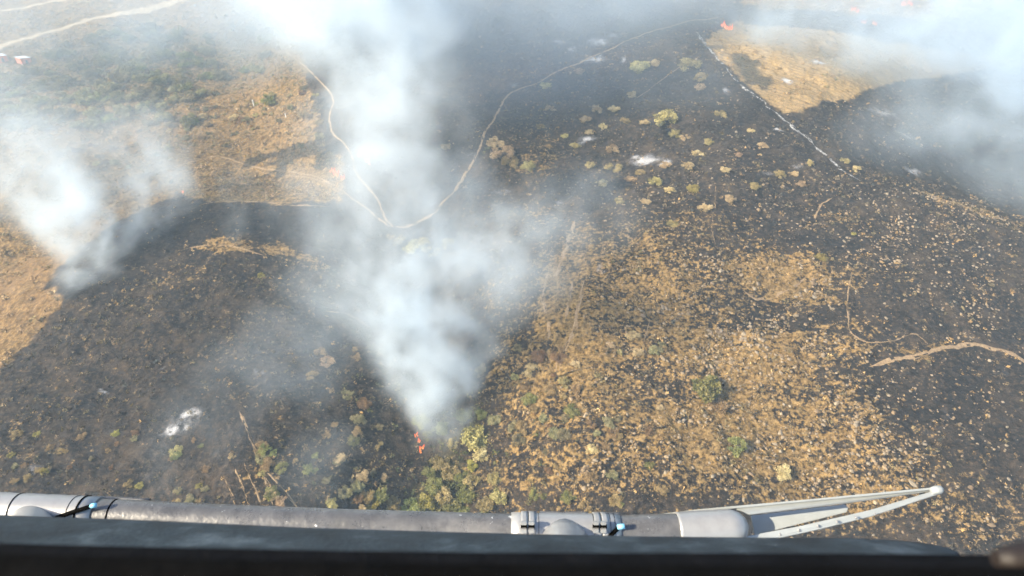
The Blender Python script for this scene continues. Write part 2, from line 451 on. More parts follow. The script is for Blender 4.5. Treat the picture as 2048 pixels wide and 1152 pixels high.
# ------------------------------------------------------------------ paths, road, firebreak
pm, nt, N, L, bs = mat('trodden_pale_earth')
b = NB(nt); P = b.pos()
L.new(b.ramp(b.noise(P, 1.6, 6, .7), [(.3, (.13, .085, .045)), (.5, (.26, .178, .096)), (.75, (.38, .28, .16))]), bs.inputs['Base Color'])
bs.inputs['Roughness'].default_value = .95
L.new(b.bump(b.noise(P, 4, 4), .6, .15), bs.inputs['Normal'])
fm, nt, N, L, bs = mat('ash_lined_firebreak')
b = NB(nt); P = b.pos()
L.new(b.ramp(b.noise(P, .9, 6, .75), [(.36, (.03, .03, .03)), (.5, (.20, .20, .20)), (.64, (.62, .61, .58))]), bs.inputs['Base Color'])
bs.inputs['Roughness'].default_value = .95
rm, nt, N, L, bs = mat('cream_dirt_road')
b = NB(nt); P = b.pos()
L.new(b.ramp(b.noise(P, .35, 6, .7), [(.3, (.24, .18, .10)), (.55, (.38, .30, .19)), (.75, (.46, .38, .26))]), bs.inputs['Base Color'])
bs.inputs['Roughness'].default_value = .95

def dense(P, step):
    out = []
    Q = [np.array(p, float) for p in P]
    Q = [2 * Q[0] - Q[1]] + Q + [2 * Q[-1] - Q[-2]]
    for i in range(1, len(Q) - 2):
        p0, p1, p2, p3 = Q[i - 1:i + 3]
        n = max(2, int(np.linalg.norm(p2 - p1) / step))
        for k in range(n):
            t = k / n
            out.append(.5 * (2 * p1 + (p2 - p0) * t + (2 * p0 - 5 * p1 + 4 * p2 - p3) * t * t + (3 * p1 - p0 - 3 * p2 + p3) * t ** 3))
    out.append(Q[-2])
    return np.array(out)
def strip(name, P, half, m, seed, taper=True, lift=.07, rag=.5, gap=0):
    D = dense(P, .5 if half < 3 else 1.2)
    T = np.gradient(D, axis=0)
    T /= np.linalg.norm(T, axis=1)[:, None] + 1e-9
    Nn = np.stack([-T[:, 1], T[:, 0]], 1)
    s = np.cumsum(np.r_[0, np.linalg.norm(np.diff(D, axis=0), axis=1)])
    D = D + Nn * ((fbm(s / 5.0, s * 0 + seed, 3, seed) - .5) * half * 1.3)[:, None]
    wl = half * (1 + rag * 2 * (fbm(s / 1.4, s * 0 + seed + 3, 3, seed) - .5)) * (.75 + .6 * vnoise(s / 9, s * 0 + 5, seed))
    wr = half * (1 + rag * 2 * (fbm(s / 1.4, s * 0 + seed + 9, 3, seed + 5) - .5)) * (.75 + .6 * vnoise(s / 9, s * 0 + 8, seed))
    if taper:
        e = np.clip(np.minimum(s, s[-1] - s) / (half * 5), .12, 1)
        wl, wr = wl * e, wr * e
    cols = []
    for k, l in ((-1, -.10), (-.55, lift), (0, lift * .7), (.55, lift), (1, -.10)):
        q = D + Nn * ((wl if k < 0 else wr) * k)[:, None]
        z = height(q[:, 0], q[:, 1]) + l
        cols.append(np.c_[q, z])
    V = np.stack(cols, 1).reshape(-1, 3)
    n = len(D)
    a = (np.arange(n - 1)[:, None] * 5 + np.arange(4)[None]).ravel()
    fq = np.stack([a, a + 5, a + 6, a + 1], 1)
    if gap:
        cellx = np.repeat(s[:-1], 4); lane = np.tile(np.arange(4), n - 1)
        kp = fbm(cellx / 2.2, lane * .9 + seed, 2, seed + 77) > gap
        fq = fq[kp]
    # winding: make normals point up
    v0, v1, v2 = V[fq[0, 0]], V[fq[0, 1]], V[fq[0, 2]]
    if np.cross(v1 - v0, v2 - v0)[2] < 0:
        fq = fq[:, ::-1]
    o = link(name, mesh_np(name, V, fq.ravel(), np.full(len(fq), 4), m, True))
    return o
PLABEL = {'ridge_path': 'thin pale footpath looping down past the white posts to the path fork', 'valley_path': 'bright curving footpath climbing from the fork to the straw field corner',
          'shoulder_path': 'footpath crossing the golden grass shoulder to the path fork', 'slope_track': 'broad tan animal track winding over the stony black slope',
          'hollow_track': 'short tan washed-out hollow among the rocks', 'lower_track': 'tan track running down the charred slope past the white ash patch'}
MAIN = ('ridge_path', 'valley_path', 'shoulder_path', 'slope_track')
for i, (k, (pl, wpx)) in enumerate(PATHS.items()):
    mid = pl[len(pl) // 2]
    o = strip('dirt_path', G_PATHS[k], max(.22, wpx * px_size(*mid) * .37), pm, 100 + i * 7, rag=.75 if k in MAIN else 1.0, gap=.27 if k in MAIN else (.5 if 'fan' in k or 'crest' in k else .42))
    tag(o, PLABEL.get(k, 'narrow tan track worn into the slope'), None, 'tracks worn into the slopes', 'structure')
o = strip('firebreak', G_FB, FIREBREAK[1] * px_size(1560, 235) * .62, fm, 300, rag=1.0, gap=.43)
tag(o, 'straight ash-grey firebreak line beside the straw field', None, None, 'structure')
o = strip('dirt_road', G_ROAD, ROAD[1] * px_size(100, 60) * .5, rm, 310, False, rag=.25)
tag(o, 'wide cream dirt road above the two huts', None, None, 'structure')
o = strip('dirt_road', G_ROAD2, ROAD2[1] * px_size(80, 10) * .5, rm, 320, False, rag=.35)
tag(o, 'second pale dirt road beyond the wide one', None, None, 'structure')

# ------------------------------------------------------------------ scatter helpers
def rand_ground(n, u0=-60, u1=2110, v0=-25, v1=1140):
    """points spread evenly over the ground inside the seen wedge"""
    out = []
    tot = 0
    while tot < n:
        x = rng.uniform(-300, 300, n); y = rng.uniform(45, 420, n)
        u, v = to_px(x, y, macro(x, y))
        k = (u > u0) & (u < u1) & (v > v0) & (v < v1)
        out.append(np.stack([x[k], y[k]], 1)); tot += k.sum()
    return np.concatenate(out)[:n]
def rot_rand(n):
    q = rng.normal(size=(n, 4)); q /= np.linalg.norm(q, axis=1)[:, None]
    w, x, y, z = q.T
    return np.stack([np.stack([1 - 2 * (y * y + z * z), 2 * (x * y - z * w), 2 * (x * z + y * w)], -1),
                     np.stack([2 * (x * y + z * w), 1 - 2 * (x * x + z * z), 2 * (y * z - x * w)], -1),
                     np.stack([2 * (x * z - y * w), 2 * (y * z + x * w), 1 - 2 * (x * x + y * y)], -1)], 1)
t_ = (1 + 5 ** .5) / 2
ICO_V = np.array([(-1, t_, 0), (1, t_, 0), (-1, -t_, 0), (1, -t_, 0), (0, -1, t_), (0, 1, t_), (0, -1, -t_), (0, 1, -t_), (t_, 0, -1), (t_, 0, 1), (-t_, 0, -1), (-t_, 0, 1)], float) / math.hypot(1, t_)
ICO_F = np.array([(0, 11, 5), (0, 5, 1), (0, 1, 7), (0, 7, 10), (0, 10, 11), (1, 5, 9), (5, 11, 4), (11, 10, 2), (10, 7, 6), (7, 1, 8), (3, 9, 4), (3, 4, 2), (3, 2, 6), (3, 6, 8), (3, 8, 9), (4, 9, 5), (2, 4, 11), (6, 2, 10), (8, 6, 7), (9, 8, 1)])

# ------------------------------------------------------------------ rocks
km, nt, N, L, bs = mat('weathered_tan_stone')
b = NB(nt); P = b.pos()
oi = N.new('ShaderNodeObjectInfo')
tone = b.math('FRACT', b.math('ADD', b.attr('tone').outputs['Fac'], oi.outputs['Random']))
rc = b.ramp(tone, [(0, (.22, .15, .082)), (.35, (.36, .255, .14)), (.6, (.31, .235, .145)), (.8, (.30, .25, .18)), (1, (.46, .36, .23))])
rc = b.mix(b.map(b.noise(P, 2.2, 5, .7), .42, .66), b.mix(.45, rc, (.08, .065, .05)), rc)
L.new(rc, bs.inputs['Base Color']); bs.inputs['Roughness'].default_value = .92
L.new(b.bump(b.noise(P, 5, 5, .7), .7, .2), bs.inputs['Normal'])

cand = rand_ground(130000)
Cc = cover(cand[:, 0], cand[:, 1])
dens = Cc['rock'] * (1 - Cc['unburnt']) + .06 * (1 - Cc['unburnt']) * sstep(-60, 20, cand[:, 0])
dens = dens * (.35 + 1.3 * fbm(cand[:, 0] / 6, cand[:, 1] / 6, 3, 81)) * (.3 + 1.2 * sstep(.35, .6, fbm(cand[:, 0] / 17, cand[:, 1] / 17, 3, 83)))
keep = rng.random(len(cand)) < dens * .55 * (.4 + 1.2 * sstep(.40, .60, fbm((cand[:, 0] * .79 + cand[:, 1] * .62) / 16, (cand[:, 1] * .79 - cand[:, 0] * .62) / 3.2, 3, 87)))
keep &= smooth_near_paths(cand[:, 0], cand[:, 1]) > .5
RP = cand[keep]
n = len(RP)
rs = .13 + .36 * rng.random(n) ** 2.4 + .50 * (rng.random(n) < .08) * rng.random(n)
rs *= (.72 + .5 * blob_sum(RP[:, 0], RP[:, 1], B_ROCK))
rz = height(RP[:, 0], RP[:, 1])
order = np.argsort(-rs)
big, rest = order[:300], order[300:]
def rock_shapes(n):
    v = ICO_V[None] * (1 + .42 * (rng.random((n, 12, 1)) - .5) * 2)
    v = v * np.stack([rng.uniform(.8, 1.35, n), rng.uniform(.7, 1.15, n), rng.uniform(.45, .85, n)], 1)[:, None]
    a = rng.uniform(0, 6.28, n)
    Rz = np.zeros((n, 3, 3)); Rz[:, 0, 0] = np.cos(a); Rz[:, 0, 1] = -np.sin(a); Rz[:, 1, 0] = np.sin(a); Rz[:, 1, 1] = np.cos(a); Rz[:, 2, 2] = 1
    return np.einsum('nij,nvj->nvi', Rz, v)
sh = rock_shapes(len(rest)) * rs[rest][:, None, None] + np.c_[RP[rest], rz[rest] + rs[rest] * .10][:, None]
V = sh.reshape(-1, 3)
Fq = (ICO_F[None] + (np.arange(len(rest)) * 12)[:, None, None]).reshape(-1)
me = mesh_np('scattered_stones', V, Fq, np.full(len(rest) * 20, 3), km)
at = me.attributes.new('tone', 'FLOAT', 'POINT'); at.data.foreach_set('value', np.repeat(rng.random(len(rest)), 12).astype(np.float32))
tag(link('scattered_stones', me), 'countless small tan and grey stones strewn over the burnt slopes', 'stones', None, 'stuff')
rock_meshes = []
for k in range(14):
    # a finer, chipped boulder: subdivided icosahedron
    import bmesh
    bm = bmesh.new()
    bmesh.ops.create_icosphere(bm, subdivisions=2, radius=1)
    jit = rng.normal(size=(len(bm.verts), 3)) * .07
    off = rng.uniform(0, 50, 3)
    sc = (rng.uniform(.85, 1.4), rng.uniform(.75, 1.15), rng.uniform(.5, .85))
    cuts = [Vector(rng.normal(size=3)).normalized() for _ in range(9)]
    for vi, v in enumerate(bm.verts):
        d = (v.co + Vector(jit[vi])).normalized()
        r = 1 + .8 * (float(fbm(np.array([d.x * 1.5 + off[0] + d.z]), np.array([d.y * 1.5 + off[1] - d.z]), 3, 3)[0]) - .5)
        for c in cuts:
            q = d.dot(c)
            if q > .5: r = min(r, .62 / q)
        v.co = Vector((d.x * r * sc[0], d.y * r * sc[1], d.z * r * sc[2]))
    me = bpy.data.meshes.new('boulder'); bm.to_mesh(me); bm.free(); me.materials.append(km)
    rock_meshes.append(me)
for rank, i in enumerate(big):
    o = link('boulder', rock_meshes[int(rng.integers(14))])
    s = float(rs[i])
    o.location = (float(RP[i, 0]), float(RP[i, 1]), float(rz[i]) + s * .06)
    o.rotation_euler = (float(rng.uniform(-.25, .25)), float(rng.uniform(-.25, .25)), float(rng.uniform(0, 6.28)))
    o.scale = (s, s, s)
    sz = 'large' if rank < 60 else 'middling'
    wh = 'lying in straw on the stony slope' if blob_sum(RP[i:i + 1, 0], RP[i:i + 1, 1], B_STRAW)[0] > .45 else 'lying on bare black char'
    tag(o, f'{sz} weathered tan boulder {wh}', 'boulder', f'{sz} boulders {wh}')

# ------------------------------------------------------------------ low scrub (stuff)
sm, nt, N, L, bs = mat('low_scrub_twigs_and_leaves')
b = NB(nt)
ca = b.attr('tint').outputs[0]
L.new(ca, bs.inputs['Base Color']); bs.inputs['Roughness'].default_value = .9
bs.inputs['Specular IOR Level'].default_value = .15

def leaf_clumps(cen, rad, hgt, nleaf, leaf, tint, name, label, cat):
    """many low plants joined: each is a dome of small bent leaf triangles"""
    n = len(cen)
    d = rng.normal(size=(n, nleaf, 3)); d /= np.linalg.norm(d, axis=2)[..., None]
    d[..., 2] = np.abs(d[..., 2])
    rr = rng.random((n, nleaf, 1)) ** .4
    p = d * rr * np.stack([rad, rad, hgt], 1)[:, None]
    p[..., 0] *= 1 + .4 * (rng.random((n, 1)) - .5)
    tri = rng.normal(size=(n, nleaf, 3, 3)) * (leaf * rad)[:, None, None, None]
    V = (p[:, :, None] + tri + cen[:, None, None]).reshape(-1, 3)
    nf = n * nleaf
    me = mesh_np(name, V, np.arange(nf * 3), np.full(nf, 3), sm)
    t = tint[:, None, :] * (.55 + .9 * rng.random((n, nleaf, 1)))
    t = np.repeat(t.reshape(-1, 3), 3, 0)
    color_attr(me, 'tint', np.c_[np.clip(t, 0, 1), np.ones(len(t))])
    o = link(name, me)
    tag(o, label, cat, None, 'stuff')
    return o
def tints(n, pal):
    pal = np.array(pal)
    a, b_ = pal[rng.integers(len(pal), size=n)], pal[rng.integers(len(pal), size=n)]
    f = rng.random((n, 1))
    return a * f + b_ * (1 - f)

# burnt slope scrub
cand = rand_ground(60000)
Cc = cover(cand[:, 0], cand[:, 1])
pn = fbm(cand[:, 0] / 11, cand[:, 1] / 11, 3, 91)
u, v = to_px(cand[:, 0], cand[:, 1], macro(cand[:, 0], cand[:, 1]))
d = (1 - .8 * Cc['bare']) * (1 - Cc['unburnt']) * (.04 + .22 * sstep(.42, .62, pn) + .35 * Cc['straw'] + .8 * Cc['green'] + .42 * sstep(950, 700, u) * sstep(450, 620, v) + .20 * sstep(900, 1050, u) * sstep(470, 380, v))
ok = (rng.random(len(cand)) < d) & (smooth_near_paths(cand[:, 0], cand[:, 1]) > .6)
Q = cand[ok]; n = len(Q); G = Cc['green'][ok]; S = Cc['straw'][ok]
t = tints(n, [(.15, .105, .06), (.10, .075, .045), (.21, .15, .08), (.07, .055, .04), (.14, .115, .055), (.05, .055, .05)])
gt = tints(n, [(.10, .11, .04), (.16, .15, .055), (.07, .085, .03), (.20, .17, .07)])
st = tints(n, [(.30, .22, .12), (.24, .18, .095), (.20, .16, .075)])
k = (rng.random(n) < G * .9)[:, None]
t = np.where(k, gt, np.where((rng.random(n) < S * .75)[:, None], st, t))
rad = (.25 + .65 * rng.random(n) ** 1.7) * (1 + .5 * G)
leaf_clumps(np.c_[Q, height(Q[:, 0], Q[:, 1])], rad, rad * rng.uniform(.5, .9, n), 22, .24, t, 'burnt_scrub', 'singed low scrub covering the burnt slopes', 'scrub')
print('scrub', n)
# dry grass tufts left standing between the stones
cand = rand_ground(150000)
Cc = cover(cand[:, 0], cand[:, 1])
pn = fbm(cand[:, 0] / 4, cand[:, 1] / 4, 3, 191)
d = (1 - Cc['unburnt']) * (.05 + .60 * Cc['straw'] + .35 * Cc['rock']) * sstep(.41, .57, .5 * pn + .5 * fbm((cand[:, 0] * .79 + cand[:, 1] * .62) / 16, (cand[:, 1] * .79 - cand[:, 0] * .62) / 3.2, 3, 87)) * .8 + .2 * Cc['field']
ok = rng.random(len(cand)) < d
Q = cand[ok]; n = len(Q)
t = tints(n, [(.37, .24, .095), (.25, .155, .058), (.48, .33, .145), (.16, .10, .04), (.31, .205, .082), (.10, .07, .035)])
rad = .10 + .50 * rng.random(n) ** 2.8
leaf_clumps(np.c_[Q, height(Q[:, 0], Q[:, 1])], rad, rad * rng.uniform(.6, 1.2, n), 9, .42, t, 'dry_grass_tufts', 'straw-coloured grass tufts left standing between the stones', 'grass')
print('tufts', n)
# unburnt brush
cand = rand_ground(50000)
Cc = cover(cand[:, 0], cand[:, 1])
d = Cc['unburnt'] * (1 - .85 * Cc['field']) * np.clip(.40 + .45 * Cc['green'] - .32 * Cc['orange'] * (cand[:, 0] < -70) * (cand[:, 1] < 190), .03, 1)
d = d * (smooth_near_paths(cand[:, 0], cand[:, 1]) > .6)
ok = rng.random(len(cand)) < d * 1.2
Q = cand[ok]; n = len(Q)
t = tints(n, [(.33, .22, .115), (.26, .19, .09), (.40, .28, .15), (.20, .17, .08)])
gt = tints(n, [(.12, .125, .065), (.17, .16, .08), (.09, .10, .055), (.22, .185, .095)])
t = np.where((rng.random(n) < Cc['green'][ok] * .8)[:, None], gt, t)
rad = rng.uniform(.4, 1.3, n)
leaf_clumps(np.c_[Q, height(Q[:, 0], Q[:, 1])], rad, rad * rng.uniform(.6, .9, n), 26, .22, t, 'dry_brush', 'brown and olive brush covering the unburnt hillside', 'brush')
print('brush', n)

# ------------------------------------------------------------------ bushes and small trees
def bush_mat(name, lo, mid, hi):
    m, nt, N, L, bs = mat(name)
    b = NB(nt)
    oi = N.new('ShaderNodeObjectInfo')
    tn = b.attr('tone').outputs['Fac']
    c = b.ramp(tn, [(0, lo), (.5, mid), (1, hi)])
    hs = N.new('ShaderNodeHueSaturation'); L.new(c, hs.inputs['Color'])
    L.new(b.math('ADD', .478, b.math('MULTIPLY', oi.outputs['Random'], .04)), hs.inputs['Hue'])
    L.new(b.math('ADD', .75, b.math('MULTIPLY', oi.outputs['Random'], .5)), hs.inputs['Value'])
    L.new(hs.outputs[0], bs.inputs['Base Color'])
    bs.inputs['Roughness'].default_value = .8; bs.inputs['Specular IOR Level'].default_value = .2
    return m
BM = {'olive': bush_mat('olive_dry_leaves', (.13, .108, .040), (.31, .26, .098), (.48, .39, .175)),
      'tan': bush_mat('scorched_tan_leaves', (.20, .145, .07), (.42, .31, .155), (.58, .45, .255)),
      'yellow': bush_mat('yellow_green_leaves', (.11, .10, .025), (.25, .22, .05), (.38, .33, .09)),
      'green': bush_mat('fresh_green_leaves', (.06, .072, .022), (.16, .17, .05), (.30, .28, .095)),
      'dark': bush_mat('dusty_dark_leaves', (.085, .085, .042), (.20, .18, .088), (.34, .285, .145)),
      'cream': bush_mat('straw_seeded_leaves', (.20, .15, .07), (.42, .32, .16), (.55, .45, .25)),
      'rust': bush_mat('rusty_brown_leaves', (.10, .066, .03), (.22, .145, .066), (.33, .225, .105))}
bark, nt, N, L, bs = mat('scorched_bark')
b = NB(nt)
L.new(b.ramp(b.noise(b.pos(), 9, 4), [(.3, (.03, .025, .02)), (.7, (.12, .09, .07))]), bs.inputs['Base Color'])

def tube(p0, p1, r0, r1, k=6):
    p0, p1 = np.array(p0, float), np.array(p1, float)
    d = (p1 - p0) / (np.linalg.norm(p1 - p0) + 1e-9)
    a = np.cross(d, [.3, .5, .8]); a /= np.linalg.norm(a); c = np.cross(d, a)
    an = np.linspace(0, 2 * np.pi, k, endpoint=False)
    ring = np.cos(an)[:, None] * a + np.sin(an)[:, None] * c
    return np.r_[p0 + ring * r0, p1 + ring * r1], [(i, (i + 1) % k, (i + 1) % k + k, i + k) for i in range(k)]
def bush_meshes(seed):
    g = np.random.default_rng(seed)
    # unit bush: crown radius ~1, height ~1.3
    nc = int(g.integers(14, 20))
    cents = []
    for i in range(nc):
        a = g.uniform(0, 6.28); r = g.uniform(.15, .82) ** .8
        cents.append((math.cos(a) * r, math.sin(a) * r * g.uniform(.75, 1.05), g.uniform(.45, 1.05) - .28 * r))
    V, Fc, T = [], [], []
    for c in cents:
        cr = g.uniform(.22, .40)
        tone = g.uniform(.15, .85)
        nl = int(105 * (cr / .3) ** 2)
        dd = g.normal(size=(nl, 3)); dd /= np.linalg.norm(dd, axis=1)[:, None]
        pp = np.array(c) + dd * (cr * g.random((nl, 1)) ** .45) * np.array([1, 1, .8])
        for p in pp:
            A = g.normal(size=3); A[2] *= .6; A /= np.linalg.norm(A)
            B = np.cross(A, g.normal(size=3)); B /= np.linalg.norm(B)
            s = g.uniform(.034, .074)
            k0 = len(V)
            V += [p - A * s * 1.2, p + B * s * .7, p + A * s * 1.2, p - B * s * .7]
            Fc.append((k0, k0 + 1, k0 + 2, k0 + 3))
            T += [min(1, max(0, tone + g.uniform(-.2, .2)))] * 4
    crown = mesh_np('crown', np.array(V), np.array(Fc).ravel(), np.full(len(Fc), 4), BM['olive'])
    at = crown.attributes.new('tone', 'FLOAT', 'POINT'); at.data.foreach_set('value', np.array(T, np.float32))
    TV, TF = [], []
    def add(p0, p1, r0, r1):
        v, f = tube(p0, p1, r0, r1)
        k0 = sum(len(q) for q in TV)
        TV.append(v); TF.extend([tuple(i + k0 for i in q) for q in f])
    fork = np.array((g.uniform(-.05, .05), g.uniform(-.05, .05), .32))
    add((0, 0, -.25), fork, .075, .055)
    for c in cents:
        m_ = fork * .5 + np.array(c) * .5 + np.array((0, 0, -.05))
        add(fork, m_, .04, .025); add(m_, c, .025, .008)
    trunk = mesh_np('trunk', np.concatenate(TV), np.array(TF).ravel(), np.full(len(TF), 4), bark)
    return crown, trunk
BUSH = [bush_meshes(500 + i) for i in range(12)]
def bush(x, y, r, hs, kind, label, group=None, name='bush', cat='bush', z=None):
    k = int(rng.integers(len(BUSH)))
    z = float(height(x, y)[0]) if z is None else z
    t = link(name, None)
    t.location = (x, y, z - .05 * r)
    t.rotation_euler = (0, 0, float(rng.uniform(0, 6.28)))
    t.scale = (r, r * float(rng.uniform(.85, 1.15)), r * hs)
    tag(t, label, cat, group)
    c = link('crown', BUSH[k][0], t)
    c.material_slots[0].link = 'OBJECT'; c.material_slots[0].material = BM[kind]
    link('trunk', BUSH[k][1], t)
    return t
KW = {'olive': 'olive', 'tan': 'scorched tan', 'yellow': 'yellow-green', 'green': 'leafy green', 'dark': 'dusty dark', 'cream': 'straw-coloured', 'rust': 'rusty brown'}
def bush_px(u, v, rpx, hs, kind, label, group=None, name='bush', cat='bush'):
    p, s = hit_size(u, v + rpx * .45)
    label = label.replace('KIND', KW[kind])
    if group: group = group.replace('KIND', KW[kind])
    return bush(float(p[0]), float(p[1]), rpx * s, hs, kind, label, group, name, cat)

bush_px(1327, 232, 26, .95, 'olive', 'large round olive tree casting its shadow on bare black ground', name='tree', cat='tree')
bush_px(1415, 770, 42, .75, 'green', 'broad olive-green bush among the rocks with a brown one at its foot')
bush_px(1432, 800, 26, .6, 'rust', 'rusty brown bush at the foot of the broad olive bush')
bush_px(1387, 371, 14, .8, 'yellow', 'vivid yellow-green bush on the stony black slope')
bush_px(1265, 666, 16, .7, 'cream', 'straw-coloured round bush, the larger of a pair on the tan slope')
bush_px(1222, 688, 11, .8, 'cream', 'straw-coloured round bush, the smaller of a pair on the tan slope')
bush_px(1566, 942, 20, .7, 'cream', 'pale straw-yellow round bush above the white step bracket')
bush_px(1470, 885, 24, .7, 'green', 'olive-green bush between the broad bush and the pale straw one')
bush_px(524, 548, 9, .9, 'yellow', 'small bright green bush below the straw-covered crest')
bush_px(1640, 512, 15, .6, 'yellow', 'low yellow-green bush beside the washed-out hollow')
bush_px(893, 293, 11, .9, 'olive', 'lone olive bush on black ground beside the rising smoke')
bush_px(1707, 467, 6, .8, 'yellow', 'tiny yellow bush on the black ridge')
bush_px(945, 865, 34, .8, 'olive', 'large leafy olive bush right of the smoking gully')
bush_px(962, 905, 22, .7, 'cream', 'pale dry bush below the large leafy olive bush')
bush_px(925, 825, 20, .8, 'green', 'green bush above the large leafy olive bush')

for (u, v, r) in [(1280, 128, 18), (1308, 122, 12), (1376, 126, 18), (1400, 152, 13), (1264, 188, 9), (1195, 215, 9), (1228, 214, 10), (1400, 172, 10), (1172, 236, 10), (1080, 250, 9), (1226, 297, 11), (1203, 364, 11),
                  (1310, 360, 13), (1228, 330, 14), (1260, 355, 9), (1340, 378, 8), (1090, 168, 10), (1158, 140, 11), (1350, 265, 11), (1370, 275, 9), (1442, 226, 11), (1418, 280, 9), (1398, 300, 12), (1476, 306, 8), (1005, 300, 20), (1022, 320, 16),
                  (990, 282, 16), (1060, 330, 12), (1150, 290, 9), (1130, 270, 8), (1178, 262, 8), (1500, 258, 7), (1525, 288, 10), (1560, 345, 10), (1690, 320, 9), (1712, 335, 8), (1618, 325, 8), (1600, 365, 9), (1590, 345, 9), (1460, 395, 10), (1410, 412, 12),
                  (1290, 400, 10), (1240, 395, 9), (1180, 330, 9), (1345, 445, 10), (1510, 370, 10), (1330, 330, 10), (1280, 345, 9), (1205, 250, 8), (1250, 240, 9), (1290, 240, 9), (1100, 215, 9), (1450, 340, 9), (1375, 330, 10)]:
    bush_px(u, v, r * 1.3, .7, random.choice(['olive', 'tan', 'tan', 'olive', 'cream']), 'KIND bush standing on the black burnt flat above the stones', 'KIND bushes on the black burnt flat')
for (u, v, r) in [(890, 985, 24), (905, 1010, 20), (930, 990, 22), (850, 1000, 22), (870, 965, 20), (900, 940, 22), (925, 955, 18), (945, 960, 20), (880, 920, 20), (860, 940, 16), (840, 840, 18), (880, 850, 20), (855, 870, 12), (820, 1005, 20), (760, 985, 22),
                  (970, 1010, 20), (1000, 990, 20), (905, 885, 14), (790, 1000, 18), (925, 1020, 18), (945, 925, 16)]:
    bush_px(u, v, r, .8, random.choice(['green', 'green', 'olive', 'olive', 'yellow']), 'KIND bush crowding the gully around the narrow orange fire', 'KIND bushes in the gully')
for (u, v, r) in [(830, 490, 26), (865, 500, 24), (800, 480, 20), (895, 485, 20), (850, 478, 18), (780, 470, 14)]:
    bush_px(u, v, r * .8, .8, 'olive', 'olive bush in the clump below the path fork', 'clump below the path fork')
# brown and yellowish bushes of the lower slopes
cnt = 0
while cnt < 120:
    u, v = random.uniform(330, 1330), random.uniform(690, 1015)
    if 770 < u < 960 or (u < 600 and v < 880): continue
    bush_px(u, v, random.uniform(7, 18), .65, random.choice(['rust', 'rust', 'dark', 'olive', 'dark', 'green', 'tan', 'yellow' if random.random() < .3 else 'rust']), 'KIND dry bush on the lower scrub slope beside the gully', 'KIND bushes of the lower scrub slope')
    cnt += 1
cnt = 0
while cnt < 34:
    u, v = random.uniform(-10, 420), random.uniform(860, 1005)
    bush_px(u, v, random.uniform(6, 12), .65, random.choice(['yellow', 'rust', 'rust', 'rust', 'dark']), 'small KIND bush on the charred slope beyond the skid sleeve', 'small KIND bushes beyond the skid sleeve')
    cnt += 1
# thicket under the road and across the unburnt hill
cnt = 0
while cnt < 190:
    u, v = random.uniform(-20, 590), random.uniform(50, 250)
    if v < 92 - u * .29 + 34 and u < 300: continue
    if v > 300 - u * .28 and random.random() < .85: continue
    if u > 430 and v > 60 and random.random() < .6: continue
    if 425 < u < 700 and abs(v - (96 + max(0, u - 560) * .9)) < 12: continue
    if u < 85 and 95 < v < 140: continue
    bush_px(u, v, random.uniform(10, 20), .85, random.choice(['dark', 'dark', 'green', 'dark', 'dark']), 'KIND tree in the hazy thicket below the dirt road', 'KIND trees of the thicket below the dirt road', 'tree', 'tree')
    cnt += 1
cnt = 0
while cnt < 70:
    u, v = random.uniform(150, 640), random.uniform(170, 345)
    if v > 310 and u > 280: continue
    bush_px(u, v, random.uniform(6, 13), .75, random.choice(['rust', 'olive', 'dark', 'tan', 'dark']), 'KIND bush on the golden unburnt hillside above the shoulder path', 'KIND bushes of the golden hillside')
    cnt += 1

# ------------------------------------------------------------------ huts, posts, white stones
def plain(name, colr, rough=.7, metal=0., bump=0., scale=20, var=.15):
    m, nt, N, L, bs = mat(name)
    b = NB(nt)
    tc = N.new('ShaderNodeTexCoord').outputs['Object']
    nn = b.noise(tc, scale, 5, .65)
    lo = tuple(c * (1 - var) for c in colr); hi = tuple(min(1, c * (1 + var)) for c in colr)
    L.new(b.ramp(nn, [(.3, lo), (.7, hi)]), bs.inputs['Base Color'])
    bs.inputs['Roughness'].default_value = rough; bs.inputs['Metallic'].default_value = metal
    if bump: L.new(b.bump(nn, bump, .02), bs.inputs['Normal'])
    return m
def prism(name, pts2, depth, m, parent=None, bevel=0.):
    """extrude a closed outline (x,z) along y, centred"""
    bm = bmesh.new()
    a = [bm.verts.new((x, -depth / 2, z)) for x, z in pts2]
    c = [bm.verts.new((x, depth / 2, z)) for x, z in pts2]
    bm.faces.new(a); bm.faces.new(c[::-1])
    n = len(pts2)
    for i in range(n): bm.faces.new((a[i], c[i], c[(i + 1) % n], a[(i + 1) % n]))
    bmesh.ops.recalc_face_normals(bm, faces=bm.faces)
    if bevel: bmesh.ops.bevel(bm, geom=list(bm.edges), offset=bevel, segments=2, affect='EDGES')
    me = bpy.data.meshes.new(name); bm.to_mesh(me); bm.free(); me.materials.append(m)
    return link(name, me, parent)
m_sal = plain('salmon_plaster', (.70, .24, .13), .9, 0, .2, 3)
m_roof = plain('white_sheet_roof', (.78, .80, .80), .5, 0, 0, 4, .08)
m_post = plain('whitewashed_post', (.8, .8, .78), .8)
m_door = plain('dark_hut_door', (.06, .05, .045), .8)
def hut(u, v, wpx, rot, label):
    p = hit(u, v); s = px_size(u, v) * wpx
    t = link('hut', None); t.location = (p[0], p[1], float(height(*p)[0])); t.rotation_euler = (0, 0, rot)
    tag(t, label, 'hut', 'huts below the dirt road')
    w, d, h = s, s * .9, s * .62
    prism('wall', [(-w / 2, -.6), (w / 2, -.6), (w / 2, h * .82), (-w / 2, h * 1.25)], d, m_sal, t)
    # sloping sheet roof, overhanging
    prism('roof', [(-w * .58, h * 1.29), (w * .58, h * .80), (w * .58, h * .80 + .12), (-w * .58, h * 1.29 + .12)], d * 1.14, m_roof, t)
    dr = prism('door', [(-w * .11, 0), (w * .11, 0), (w * .11, h * .7), (-w * .11, h * .7)], .06, m_door, t)
    dr.location = (0, -d / 2 - .02, 0)
